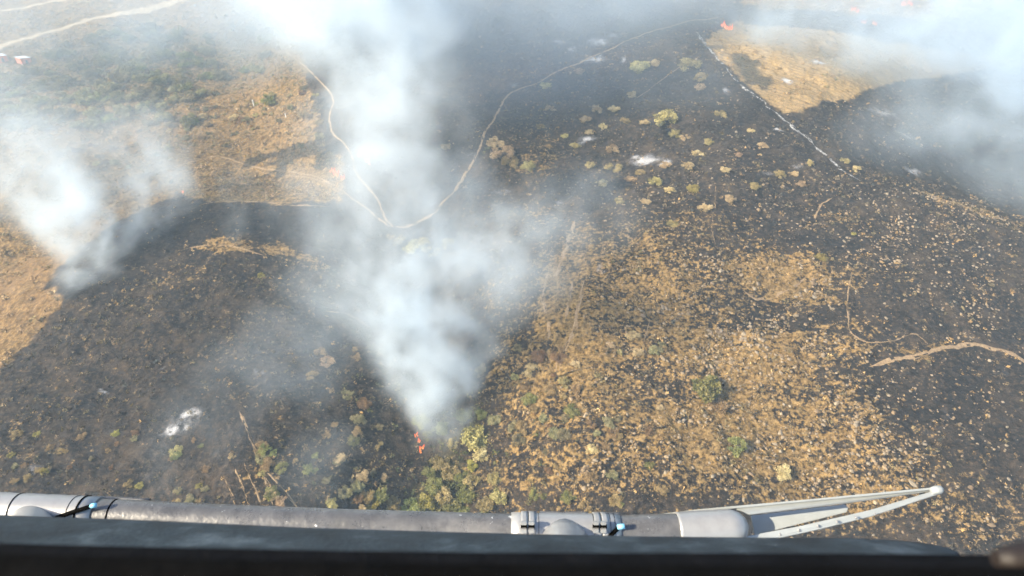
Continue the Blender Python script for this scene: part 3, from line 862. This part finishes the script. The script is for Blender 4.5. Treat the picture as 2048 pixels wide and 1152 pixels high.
hut(50, 126, 19, R(62), 'small hut with white sheet roof and pink wall standing clear of the thicket')
hut(4, 124, 19, R(58), 'small hut with pale roof and bright salmon wall, the one nearer the dirt road')
for (u, v, hp, lab) in [(508, 212, 12, 'tall white post on the bare patch of the golden hillside'), (572, 236, 7, 'short white post beside the smoke on the golden hillside')]:
    p = hit(u, v); s = px_size(u, v)
    o = prism('white_post', [(-.16, -.4), (.16, -.4), (.13, hp * s * 1.15), (0, hp * s * 1.2), (-.13, hp * s * 1.15)], .3, m_post)
    o.location = (p[0], p[1], float(height(*p)[0])); tag(o, lab, 'post')
for (u, v) in [(595, 84), (608, 74), (636, 68), (646, 73)]:
    p = hit(u, v)
    o = link('white_stone', rock_meshes[int(rng.integers(14))]); o.location = (p[0], p[1], float(height(*p)[0]) + .3); o.scale = (.75, .75, 1.1)
    o.material_slots[0].link = 'OBJECT'; o.material_slots[0].material = m_post
    tag(o, 'white painted stone in the smoke above the ridge footpath', 'stone', 'white stones in the smoke')

# ------------------------------------------------------------------ fires
fl, nt, N, L, bs = mat('flame_orange')
b = NB(nt)
tc = N.new('ShaderNodeTexCoord').outputs['Generated']
sx = N.new('ShaderNodeSeparateXYZ'); L.new(tc, sx.inputs[0])
em = N.new('ShaderNodeEmission')
L.new(b.ramp(b.math('ADD', sx.outputs[2], b.math('MULTIPLY', b.noise(tc, 3, 3), .3)), [(.1, (1, .62, .22)), (.35, (1, .27, .06)), (1, (.85, .08, .02))]), em.inputs[0])
em.inputs[1].default_value = .85
L.new(em.outputs[0], N['Material Output'].inputs[0])
def flame_mesh(seed):
    g = np.random.default_rng(seed)
    V, Fc = [], []
    rings, k = 9, 9
    ph = g.uniform(0, 6.28); am = g.uniform(.06, .18)
    for i in range(rings):
        t = i / (rings - 1)
        r = .26 * (math.sin(math.pi * min(1, .22 + t * .78)) ** .9) * (1 - t * .45) + .004
        cx, cy_ = am * math.sin(t * 5 + ph) * t, am * math.cos(t * 4 + ph) * t
        for j in range(k):
            a = 2 * math.pi * j / k
            q = r * (1 + .35 * g.uniform(-1, 1) * (1 - t))
            V.append((cx + q * math.cos(a), cy_ + q * math.sin(a), t))
    for i in range(rings - 1):
        for j in range(k):
            Fc.append((i * k + j, i * k + (j + 1) % k, (i + 1) * k + (j + 1) % k, (i + 1) * k + j))
    return mesh_np('flame', np.array(V), np.array(Fc).ravel(), np.full(len(Fc), 4), fl, True)
FLM = [flame_mesh(900 + i) for i in range(6)]
def fire(pts, label, group=None):
    p0 = hit(*pts[0][:2])
    t = link('fire', None); t.location = (p0[0], p0[1], float(height(*p0)[0]))
    tag(t, label, 'fire', group)
    for (u, v, hp) in pts:
        p = hit(u, v + hp * .45); s = px_size(u, v) * hp
        for q in range(4):
            f = link('flame', FLM[int(rng.integers(6))], t)
            ox, oy = rng.uniform(-.4, .4, 2) * s
            f.location = (p[0] - p0[0] + ox, p[1] - p0[1] + oy, float(height(p[0] + ox, p[1] + oy)[0]) - t.location.z - .1 * s)
            f.scale = (s * .5, s * .5, s * float(rng.uniform(.5, 1.3)))
            f.rotation_euler = (float(rng.uniform(-.3, .1)), float(rng.uniform(-.35, .35)), float(rng.uniform(0, 6)))
fire([(840, 893, 14), (837, 880, 12), (834, 869, 9)], 'narrow bright orange fire burning in the gully scrub')
fire([(672, 343, 16), (685, 352, 14), (664, 336, 9)], 'orange fire burning where the shoulder path meets the smoke')
fire([(719, 304, 11), (733, 318, 11), (740, 326, 8)], 'low reddish fire line between the two footpaths')
fire([(1452, 50, 14), (1460, 54, 11), (1446, 48, 9)], 'bright orange fire at the corner of the straw field')
fire([(1706, 19, 9), (1712, 22, 8)], 'fire glowing through the smoke behind the straw field', 'fires beyond the straw field')
fire([(1806, 6, 11), (1816, 4, 10), (1822, 8, 8)], 'fire glowing through the smoke behind the straw field', 'fires beyond the straw field')
fire([(1727, 43, 8), (1748, 46, 8)], 'fire glowing through the smoke behind the straw field', 'fires beyond the straw field')
fire([(366, 384, 7)], 'small flame on the burning crest beside the smoke')

# ------------------------------------------------------------------ helicopter (skid, step bracket, door sill)
heli = link('helicopter', None)
heli.location = (0, 1.2, CAMZ - 2.2)
tag(heli, 'helicopter with grey landing skid, white step bracket and dark door sill', 'helicopter')
HL = Vector(heli.location)
m_skid, nt, N, L, bs = mat('worn_grey_skid_paint')
b = NB(nt); P = b.pos()
nz = b.noise(P, 14, 6, .7)
ch = b.noise(P, 60, 3, .6)
cc = b.ramp(nz, [(.3, (.11, .112, .115)), (.7, (.19, .19, .19))])
cc = b.mix(b.map(b.math('ADD', ch, b.math('MULTIPLY', b.noise(P, 9, 2), .35)), .89, .92), cc, (.75, .75, .73))
L.new(cc, bs.inputs['Base Color']); bs.inputs['Roughness'].default_value = .33; bs.inputs['Metallic'].default_value = .4
cc = b.mix(b.math('MULTIPLY', b.map(b.noise(P, 5, 5, .75), .48, .66), .5), cc, (.30, .29, .27))
L.new(cc, bs.inputs['Base Color'])
L.new(b.ramp(b.noise(P, 22, 4, .7), [(.35, (.22,) * 3), (.7, (.5,) * 3)]), bs.inputs['Roughness'])
L.new(b.bump(ch, .35, .004), bs.inputs['Normal'])
m_silver = plain('silver_painted_fitting', (.36, .365, .365), .36, .4, .05, 30, .08)
m_white = plain('white_enamel_step', (.32, .345, .35), .45, .1, .05, 25, .07)
m_black = plain('shade_black_rubber', (.004, .004, .004), .95, 0, .2, 40, .3)  # near-black: the cabin roof's shade on the seal is put into the colour
m_sill, nt, N, L, bs = mat('slate_blue_scuffed_sill')
b = NB(nt); P = b.pos()
mp = N.new('ShaderNodeMapping'); mp.inputs['Scale'].default_value = (1, 1, 1); L.new(P, mp.inputs[0])
L.new(b.ramp(b.noise(P, 9, 6, .7), [(.36, (.010, .018, .025)), (.52, (.026, .042, .054)), (.68, (.095, .125, .145))]), bs.inputs['Base Color'])
bs.inputs['Roughness'].default_value = .6; bs.inputs['Specular IOR Level'].default_value = .3
L.new(b.bump(b.noise(P, 120, 3), .4, .003), bs.inputs['Normal'])
m_trim = plain('shade_darkened_window_trim', (.008, .0085, .010), .5, 0, .2, 40, .3)  # trim colour darkened to stand in for cabin shade
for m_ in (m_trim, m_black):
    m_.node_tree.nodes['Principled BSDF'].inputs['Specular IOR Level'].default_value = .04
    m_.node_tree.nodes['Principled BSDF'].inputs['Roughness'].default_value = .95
m_blue = plain('pale_blue_plastic', (.25, .60, .80), .4)
m_tan = plain('reddish_brown_grip', (.012, .008, .007), .6, 0, .1, 20, .2)

def sweep(name, pts, rad, m, k=20, parent=heli, caps=True):
    """tube through 3D points with per-point radius"""
    P_ = [np.array(p, float) for p in pts]
    T_ = np.gradient(np.array(P_), axis=0); T_ /= np.linalg.norm(T_, axis=1)[:, None]
    up = np.array((0, 0, 1.0))
    V, Fc = [], []
    an = np.linspace(0, 2 * np.pi, k, endpoint=False)
    for p, t, r in zip(P_, T_, rad):
        a = np.cross(t, up); a /= np.linalg.norm(a); c = np.cross(a, t)
        V += list(p + (np.cos(an)[:, None] * a + np.sin(an)[:, None] * c) * r)
    for i in range(len(P_) - 1):
        for j in range(k): Fc.append((i * k + j, i * k + (j + 1) % k, (i + 1) * k + (j + 1) % k, (i + 1) * k + j))
    bm = bmesh.new()
    vs_ = [bm.verts.new(v) for v in V]
    for f in Fc: bm.faces.new([vs_[i] for i in f])
    if caps:
        bm.faces.new(vs_[:k]); bm.faces.new(vs_[-k:])
    bmesh.ops.recalc_face_normals(bm, faces=bm.faces)
    for f in bm.faces: f.smooth = len(f.verts) == 4
    me = bpy.data.meshes.new(name); bm.to_mesh(me); bm.free(); me.materials.append(m)
    o = link(name, me, parent)
    o.matrix_parent_inverse = Matrix.Identity(4)
    off = HL
    o.location = -off if parent is heli else Vector((0, 0, 0))
    return o
SKID_D = 1.9
SKID_PX = [(-140, 1016), (0, 1021), (200, 1030), (450, 1042), (700, 1052), (1020, 1061), (1240, 1064), (1360, 1060), (1470, 1053)]
def skid_pt(u):
    us = [p[0] for p in SKID_PX]; v = np.interp(u, us, [p[1] for p in SKID_PX])
    return at_depth(u, v, SKID_D)
SR = .0445
us = np.linspace(-140, 1445, 60)
sk = [skid_pt(u) for u in us]
sweep('skid_tube', sk, [SR] * len(sk), m_skid, 32)
def sleeve(name, u0, u1, r, m, n=12, parent=heli):
    return sweep(name, [skid_pt(u) for u in np.linspace(u0, u1, n)], [r] * n, m, 32, parent)
rear_sleeve = sleeve('skid_sleeve', -130, 198, SR + .004, m_silver)
for u0, u1, e in ((37, 39, .0055), (168, 171, .0065), (151, 152, .005)): sleeve('sleeve_ring', u0, u1, SR + e, m_black, 3, rear_sleeve)
front_sleeve = sleeve('skid_sleeve', 1022, 1238, SR + .004, m_silver)
sleeve('tube_band', 228, 231, SR + .001, m_black, 3)
def edge_strip(name, u0, u1, dv, m, parent, r=.006):
    return sweep(name, [at_depth(u, np.interp(u, [p[0] for p in SKID_PX], [p[1] for p in SKID_PX]) + dv, SKID_D + .035) for u in np.linspace(u0, u1, 10)], [r] * 10, m, 10, parent)
for (u0, u1) in ((-60, 34), (42, 96), (104, 132), (142, 300)): edge_strip('sleeve_flange', u0, u1, -33.5, m_skid, rear_sleeve)
for (u0, u1) in ((1046, 1072), (1080, 1176), (1184, 1240)): edge_strip('sleeve_flange', u0, u1, -35, m_skid, front_sleeve)
for u in (1044, 1056, 1076, 1184, 1200, 1217, 1226): sleeve('sleeve_seam', u, u + .9, SR + .0046, m_black, 2, front_sleeve)
# rounded end cap
cu = np.linspace(1354, 1496, 26)
rr = [SR + .004 if u < 1455 else (SR + .004) * math.sqrt(max(.002, 1 - ((u - 1455) / 41.5) ** 2)) for u in cu]
sweep('skid_end_cap', [at_depth(u, np.interp(u, [1240, 1360, 1470, 1500], [1064, 1060, 1054, 1052]), SKID_D) for u in cu], rr, m_silver, 32)
# upright cross tubes that rise from the saddles towards the fuselage
def cross(u, v0, r0, v1, d1, name='cross_tube'):
    a = at_depth(u, v0, SKID_D); c = at_depth(u + (12 if u > 500 else -70), v1, d1)
    pts = [a.lerp(c, t) for t in np.linspace(0, 1, 10)]
    rad = [r0 * (1.0 if t > .3 else 1.25 - .25 * t / .3) for t in np.linspace(0, 1, 10)]
    sweep(name, pts, rad, m_silver, 28)
cross(1128, 1088, .064, 1270, 1.35)
cross(64, 1052, .056, 1270, 1.25)
# hose clamps in pairs on the front saddle
for u in (1048, 1063, 1192, 1207):
    cl = sleeve('hose_clamp', u - 6, u + 6, SR + .0075, m_silver, 4)
    p = at_depth(u, 1052, SKID_D - SR - .012)
    bx = prism('clamp_screw', [(-.0085, -.012), (.0085, -.012), (.0085, .012), (-.0085, .012)], .016, m_black, cl, .002)
    bx.location = p; bx.rotation_euler = (R(-30), 0, 0)
    sp_ = prism('clamp_plate', [(-.0085, -.006), (.0085, -.006), (.0085, .006), (-.0085, .006)], .012, m_silver, cl, .002)
    sp_.location = at_depth(u, 1061, SKID_D - SR - .022); sp_.rotation_euler = (R(-30), 0, 0)
    sp2 = prism('clamp_plate', [(-.0085, -.004), (.0085, -.004), (.0085, .004), (-.0085, .004)], .012, m_silver, cl, .002)
    sp2.location = at_depth(u, 1046, SKID_D - SR - .022); sp2.rotation_euler = (R(-30), 0, 0)
# straps with coloured tips
def strap(pts, r, m, name, parent=heli): return sweep(name, [at_depth(*p) for p in pts], [r] * len(pts), m, 8, parent)
D2 = SKID_D - SR - .006
st1 = strap([(1218, 1075, D2), (1228, 1064, D2), (1238, 1055, D2)], .006, m_black, 'strap')
strap([(1236, 1054, D2 - .004), (1243, 1053, D2 - .008), (1249, 1052, D2 - .008)], .0075, m_blue, 'strap_tip', st1)
st2 = strap([(112, 1036, D2), (140, 1026, D2), (165, 1018, D2), (184, 1012, D2)], .006, m_black, 'strap')
strap([(183, 1012, D2), (188, 1011, D2 - .004), (193, 1010, D2)], .0065, m_blue, 'strap_tip', st2)
# ground-handling step bracket: two flanged bars meeting at a tip, with a web plate
def bar(name, quad, depth0, depth1, thick, m):
    """solid bar from an outline of 4 pixel corners (near end first) with depths along it"""
    bm = bmesh.new()
    top, bot = [], []
    for (u, v, d) in quad:
        top.append(bm.verts.new(at_depth(u, v, d) - HL))
        bot.append(bm.verts.new(at_depth(u, v, d) - HL + Vector((0, .25, -.75)).normalized() * thick))
    bm.faces.new(top); bm.faces.new(bot[::-1])
    n = len(quad)
    for i in range(n): bm.faces.new((top[i], bot[i], bot[(i + 1) % n], top[(i + 1) % n]))
    bmesh.ops.recalc_face_normals(bm, faces=bm.faces)
    bmesh.ops.bevel(bm, geom=list(bm.edges), offset=.0012, segments=2, affect='EDGES')
    me = bpy.data.meshes.new(name); bm.to_mesh(me); bm.free(); me.materials.append(m)
    return link(name, me, step)
DS = 1.93
step = link('step_bracket', None, heli)
bar('step_rail', [(1318, 1028, DS), (1400, 1018, DS), (1600, 1000, DS), (1872, 974, DS), (1878, 978, DS), (1600, 1004, DS), (1400, 1023, DS), (1330, 1031, DS)], 0, 0, .03, m_white)
bar('step_rail_flange', [(1470, 1016, DS + .012), (1700, 996, DS + .012), (1868, 978, DS + .012), (1870, 981, DS + .012), (1700, 1005, DS - .014), (1500, 1029, DS - .018)], 0, 0, .01, m_white)
bar('step_strut', [(1462, 1078, DS - .03), (1600, 1052, DS - .02), (1740, 1020, DS - .01), (1872, 980, DS), (1886, 985, DS), (1744, 1032, DS - .01), (1640, 1058, DS - .02), (1520, 1084, DS - .03)], 0, 0, .018, m_white)
bar('step_web', [(1502, 1031, DS + .06), (1690, 1008, DS + .06), (1697, 1016, DS + .05), (1694, 1024, DS + .04), (1510, 1070, DS + .02)], 0, 0, .006, m_white)
tipc = at_depth(1876, 980, DS)
sweep('step_tip', [at_depth(1862, 982, DS), at_depth(1872, 980, DS), at_depth(1880, 979.5, DS), at_depth(1885, 980, DS)], [.009, .012, .012, .007], m_white, 16, step).location = -HL
for k in range(6):
    u = 1560 + k * 38; v = np.interp(u, [1520, 1744], [1080, 1030])
    rv = prism('rivet', [(.003 * math.cos(a), .003 * math.sin(a)) for a in np.linspace(0, 2 * math.pi, 8, endpoint=False)], .006, m_silver, step)
    rv.location = at_depth(u, v - 2, DS - .025) - HL

# door sill: a thick scuffed panel below the window, rounded at its forward end
def slab(name, edge, dnear, vbot, dbot, m, thick=.04):
    """solid panel: upper edge follows pixels at depth dnear and its near side comes towards the cabin"""
    bm = bmesh.new()
    A, B = [], []
    for (u, v) in edge:
        A.append(at_depth(u, v, dnear)); B.append(at_depth(u, vbot, dbot))
    rows_ = []
    for i in range(len(edge)):
        a, c = A[i] - HL, B[i] - HL
        nrm = Vector((0, -.2, .98))
        prof = [a + Vector((0, .002, -thick)), a + Vector((0, .003, -.008)), a, a.lerp(c, .06) + nrm * .006, a.lerp(c, .5) + nrm * .010, c, c + Vector((0, 0, -thick))]
        rows_.append([bm.verts.new(p) for p in prof])
    for r0, r1 in zip(rows_[:-1], rows_[1:]):
        for j in range(6):
            f = bm.faces.new((r0[j], r0[j + 1], r1[j + 1], r1[j])); f.smooth = j in (2, 3, 4)
        bm.faces.new((r0[6], r0[0], r1[0], r1[6]))
    bm.faces.new(rows_[0]); bm.faces.new(rows_[-1][::-1])
    bmesh.ops.recalc_face_normals(bm, faces=bm.faces)
    me = bpy.data.meshes.new(name); bm.to_mesh(me); bm.free(); me.materials.append(m)
    return link(name, me, heli)
edge = [(-300, 1018), (0, 1030), (300, 1041), (600, 1055), (900, 1064), (1240, 1072), (1500, 1075), (1700, 1076), (1790, 1080), (1850, 1086), (1890, 1094), (1912, 1104), (1922, 1118)]
slab('door_sill', edge, 1.05, 1165, .80, m_sill)
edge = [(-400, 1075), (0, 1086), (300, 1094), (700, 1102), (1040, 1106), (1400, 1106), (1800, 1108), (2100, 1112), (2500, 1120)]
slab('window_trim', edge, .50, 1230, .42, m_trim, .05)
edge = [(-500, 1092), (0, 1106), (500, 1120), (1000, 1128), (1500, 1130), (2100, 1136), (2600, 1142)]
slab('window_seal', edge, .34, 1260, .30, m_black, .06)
g0 = [at_depth(1990 + k * 30, 1118 + k * .5, .36) for k in range(8)]
sweep('door_grip', g0, [.004, .0075, .0095, .0105, .011, .011, .011, .011], m_tan, 20)

# ------------------------------------------------------------------ smoke
def smoke_mat(name, colr, dens, aniso):
    m = bpy.data.materials.new(name); m.use_nodes = True
    nt = m.node_tree; nt.nodes.clear()
    out = nt.nodes.new('ShaderNodeOutputMaterial'); pv = nt.nodes.new('ShaderNodeVolumePrincipled')
    pv.inputs['Color'].default_value = (*colr, 1)
    pv.inputs['Density'].default_value = dens
    pv.inputs['Anisotropy'].default_value = aniso
    nt.links.new(pv.outputs[0], out.inputs['Volume'])
    return m
def smoke(name, lines, voxel, nscale, warp, contrast, colr, dens, label, group='smoke plumes', seed=0.0, soft=1.0):
    """lines: lists of (u, v, height above ground, radius px, density). The pixel gives the bearing of the
    column; its distance comes from the foot on the ground and the drift set by the heights."""
    V, E, RD, DN = [], [], [], []
    for ln in lines:
        K = []
        for (u, v, h, rp, dn) in ln:
            r = ray(u, v)
            z = 0.0
            for i in range(40):
                t = (CAMZ - z) / -r[2]
                z = .5 * z + .5 * (float(macro(r[0] * t, r[1] * t)) + h)
            t = (CAMZ - z) / -r[2]
            K.append((r[0] * t, r[1] * t, z, rp * t / F, dn))
        K = np.array(K)
        for i in range(len(K) - 1):
            n = max(2, int(np.linalg.norm(K[i + 1, :3] - K[i, :3]) / 1.5))
            for q in range(n + (i == len(K) - 2)):
                w = q / n
                k = K[i] * (1 - w) + K[i + 1] * w
                if not (i == 0 and q == 0): E.append((len(V) - 1, len(V)))
                V.append(k[:3]); RD.append(k[3]); DN.append(k[4])
    V = np.array(V); RD = np.array(RD); DN = np.array(DN)
    me = bpy.data.meshes.new(name); me.from_pydata([tuple(p) for p in V], E, [])
    for nm_, ar in (('rad', RD), ('den', DN)):
        a = me.attributes.new(nm_, 'FLOAT', 'POINT'); a.data.foreach_set('value', ar.astype(np.float32))
    o = link(name, me)
    tag(o, label, 'smoke', group, 'stuff')
    lo = (V - (RD * 1.15)[:, None]).min(0); hi = (V + (RD * 1.15)[:, None]).max(0)
    lo[2] = max(lo[2], -32)
    g = bpy.data.node_groups.new(name + '_volume', 'GeometryNodeTree')
    g.interface.new_socket('Geometry', in_out='INPUT', socket_type='NodeSocketGeometry')
    g.interface.new_socket('Geometry', in_out='OUTPUT', socket_type='NodeSocketGeometry')
    n = g.nodes; l = g.links
    gi, go = n.new('NodeGroupInput'), n.new('NodeGroupOutput')
    pos = n.new('GeometryNodeInputPosition').outputs[0]
    def M(op, a, b_=None, c=None, clamp=False):
        q = n.new('ShaderNodeMath'); q.operation = op; q.use_clamp = clamp
        for i, v in enumerate((a, b_, c)):
            if v is None: continue
            if isinstance(v, bpy.types.NodeSocket): l.new(v, q.inputs[i])
            else: q.inputs[i].default_value = v
        return q.outputs[0]
    def VM(op, a, b_=None, s=None):
        q = n.new('ShaderNodeVectorMath'); q.operation = op
        for i, v in enumerate((a, b_)):
            if v is None: continue
            if isinstance(v, bpy.types.NodeSocket): l.new(v, q.inputs[i])
            else: q.inputs[i].default_value = v
        if s is not None: q.inputs['Scale'].default_value = s
        return q.outputs[0]
    def NZ(vec, sc, det, rough=.55):
        q = n.new('ShaderNodeTexNoise'); l.new(vec, q.inputs['Vector'])
        q.inputs['Scale'].default_value = sc; q.inputs['Detail'].default_value = det; q.inputs['Roughness'].default_value = rough
        return q.outputs
    sh_ = VM('ADD', pos, (seed * 37.1, seed * 11.3, seed * 5.7))
    w1 = VM('SCALE', VM('SUBTRACT', NZ(sh_, nscale * .6, 1)[1], (.5, .5, .5)), s=warp)
    w2 = VM('SCALE', VM('SUBTRACT', NZ(sh_, nscale * 2.2, 1)[1], (.5, .5, .5)), s=warp * .35)
    p2 = VM('ADD', VM('ADD', pos, w1), w2)
    px_ = n.new('GeometryNodeProximity'); px_.target_element = 'EDGES'
    l.new(gi.outputs[0], px_.inputs[0])
    l.new(p2, [s for s in px_.inputs if 'Position' in s.name][0])
    dist = px_.outputs['Distance']
    sn = n.new('GeometryNodeSampleNearest'); l.new(gi.outputs[0], sn.inputs[0]); l.new(p2, sn.inputs['Sample Position'])
    def SI(attr):
        na = n.new('GeometryNodeInputNamedAttribute'); na.data_type = 'FLOAT'; na.inputs[0].default_value = attr
        si = n.new('GeometryNodeSampleIndex'); si.data_type = 'FLOAT'; si.domain = 'POINT'
        l.new(gi.outputs[0], si.inputs['Geometry']); l.new(na.outputs[0], si.inputs['Value']); l.new(sn.outputs[0], si.inputs['Index'])
        return si.outputs[0]
    rad, den = SI('rad'), SI('den')
    t = M('SUBTRACT', 1.0, M('DIVIDE', dist, rad), clamp=True)
    shp = M('POWER', t, soft)
    nz1 = NZ(VM('ADD', sh_, w1), nscale, 5, .6)[0]
    nn = M('MULTIPLY', M('SUBTRACT', nz1, .5), contrast * 2.1)
    dd = M('MULTIPLY', shp, M('ADD', 1.0, nn))
    dd = M('MAXIMUM', M('ADD', dd, M('MULTIPLY', M('MULTIPLY', nn, .25), t)), 0.0)
    dd = M('MULTIPLY', dd, den)
    vc = n.new('GeometryNodeVolumeCube')
    l.new(dd, vc.inputs['Density'])
    vc.inputs['Min'].default_value = tuple(lo); vc.inputs['Max'].default_value = tuple(hi)
    ext = hi - lo
    voxel = max(voxel, float(np.prod(ext) / 1.6e6) ** (1 / 3))
    print(name, 'box', ext.round(), 'voxel', round(voxel, 2))
    for i, ax in enumerate('XYZ'):
        vc.inputs['Resolution ' + ax].default_value = int(max(8, ext[i] / voxel))
    smt = n.new('GeometryNodeSetMaterial'); smt.inputs['Material'].default_value = smoke_mat(name + '_vapour', colr, dens, 0.0)
    l.new(vc.outputs[0], smt.inputs[0]); l.new(smt.outputs[0], go.inputs[0])
    md = o.modifiers.new('vapour', 'NODES'); md.node_group = g
    return o

WHITE = (.80, .885, .95)
BLUE = (.71, .825, .93)
smoke('smoke_plume', [[(868, 868, 1, 60, .8), (858, 800, 7, 88, 1.1), (852, 720, 14, 130, 1.05), (848, 640, 22, 185, .8), (838, 560, 30, 240, .5), (800, 480, 38, 270, .25), (780, 380, 46, 270, .17)],
                      [(845, 600, 26, 130, .5), (960, 540, 32, 150, .36), (1060, 480, 38, 160, .26), (1160, 425, 44, 140, .17)]],
      1.1, .115, 13, 3.6, WHITE, .105, 'white smoke plume rising from the fire in the gully', seed=1.0)
smoke('smoke_plume', [[(690, 345, 1, 60, .7), (715, 300, 8, 95, .8), (745, 220, 18, 130, .85), (770, 130, 30, 165, .85), (755, 40, 42, 225, 1.2), (735, -60, 55, 270, 1.4)],
                      [(735, 420, 6, 70, .5), (765, 330, 14, 110, .5), (800, 220, 28, 120, .6), (800, 100, 40, 150, .6)],
                      [(640, 120, 20, 70, .4), (600, 40, 30, 100, .7), (560, -40, 40, 130, .8)]],
      1.4, .085, 15, 3.4, WHITE, .046, 'tall pale smoke column rising from the fires between the footpaths', seed=2.0)
smoke('smoke_plume', [[(150, 565, 1, 50, 1.0), (180, 520, 4, 75, 1.2), (165, 465, 9, 100, 1.1), (130, 400, 16, 125, .8), (80, 330, 26, 150, .42), (0, 260, 36, 150, .26), (-90, 210, 46, 150, .2)],
                      [(250, 490, 2, 45, .7), (300, 430, 5, 70, .65), (320, 370, 12, 100, .5), (260, 310, 22, 130, .35)],
                      [(355, 392, 1, 24, .7), (350, 370, 4, 40, .5), (330, 330, 10, 60, .3)]],
      1.2, .115, 12, 3.6, WHITE, .072, 'white smoke pouring off the burning crest edge', seed=3.0)
smoke('smoke_plume', [[(1465, 55, 1, 45, .6), (1540, 50, 8, 85, .8), (1640, 45, 18, 120, .8), (1780, 50, 26, 150, .85), (1900, 90, 30, 180, .9), (2060, 150, 36, 220, 1.0)],
                      [(1700, 40, 6, 90, .6), (1860, 10, 20, 140, .8), (2050, 20, 30, 200, 1.0)],
                      [(1700, 300, 5, 70, .12), (1830, 260, 10, 130, .35), (1960, 260, 16, 180, .55), (2100, 300, 20, 200, .6)]],
      1.7, .065, 15, 2.8, BLUE, .036, 'broad blue-grey smoke bank drifting off the straw field fires', seed=4.0)
smoke('smoke_wisp', [[(480, 480, 1, 22, .5), (476, 450, 4, 34, .5), (474, 410, 9, 44, .35), (468, 360, 16, 55, .25)],
                     [(620, 500, 1, 24, .4), (632, 470, 5, 36, .4), (640, 430, 10, 44, .3)]],
      .9, .12, 6, 3.0, WHITE, .05, 'thin smoke wisps rising from the smouldering black crest', 'smoke wisps', seed=5.0)
smoke('smoke_wisp', [[(380, 900, 2, 120, .25), (460, 800, 5, 150, .35), (560, 740, 8, 150, .35), (640, 640, 12, 140, .4)],
                     [(640, 900, 3, 90, .3), (620, 980, 2, 90, .25)], [(1010, 420, 3, 60, .35), (960, 380, 6, 70, .4), (920, 430, 8, 80, .3)]],
      1.4, .09, 10, 3.2, BLUE, .034, 'faint smoke film lying over the lower charred slope', 'smoke wisps', seed=6.0)
smoke('smoke_haze', [[(-150, 60, 22, 230, .4), (150, 40, 22, 200, .5), (420, 30, 22, 190, .8), (700, 0, 22, 200, .9), (1000, -20, 22, 200, .75), (1250, -10, 18, 190, .6), (1400, -20, 18, 180, .6)], [(950, 150, 16, 150, .35), (1200, 130, 14, 150, .30), (1400, 150, 12, 130, .22)], [(-60, 280, 20, 170, .6), (150, 250, 18, 150, .5), (330, 240, 14, 110, .2)]],
      2.6, .03, 14, 1.4, BLUE, .026, 'thin bluish smoke veil hanging over the thicket and the dirt road', 'smoke veils', seed=7.0)

# ------------------------------------------------------------------ haze: even air round everything
hm = smoke_mat('pale_air', (.62, .82, 1.0), .00045, 0.0)
bm = bmesh.new(); bmesh.ops.create_cube(bm, size=1)
me = bpy.data.meshes.new('haze'); bm.to_mesh(me); bm.free(); me.materials.append(hm)
hz = link('haze', me)
hz.scale = (19500, 19500, 190); hz.location = (0, 0, 190 / 2 - 50)
tag(hz, 'pale blue haze hanging over the whole hillside', 'haze', None, 'stuff')
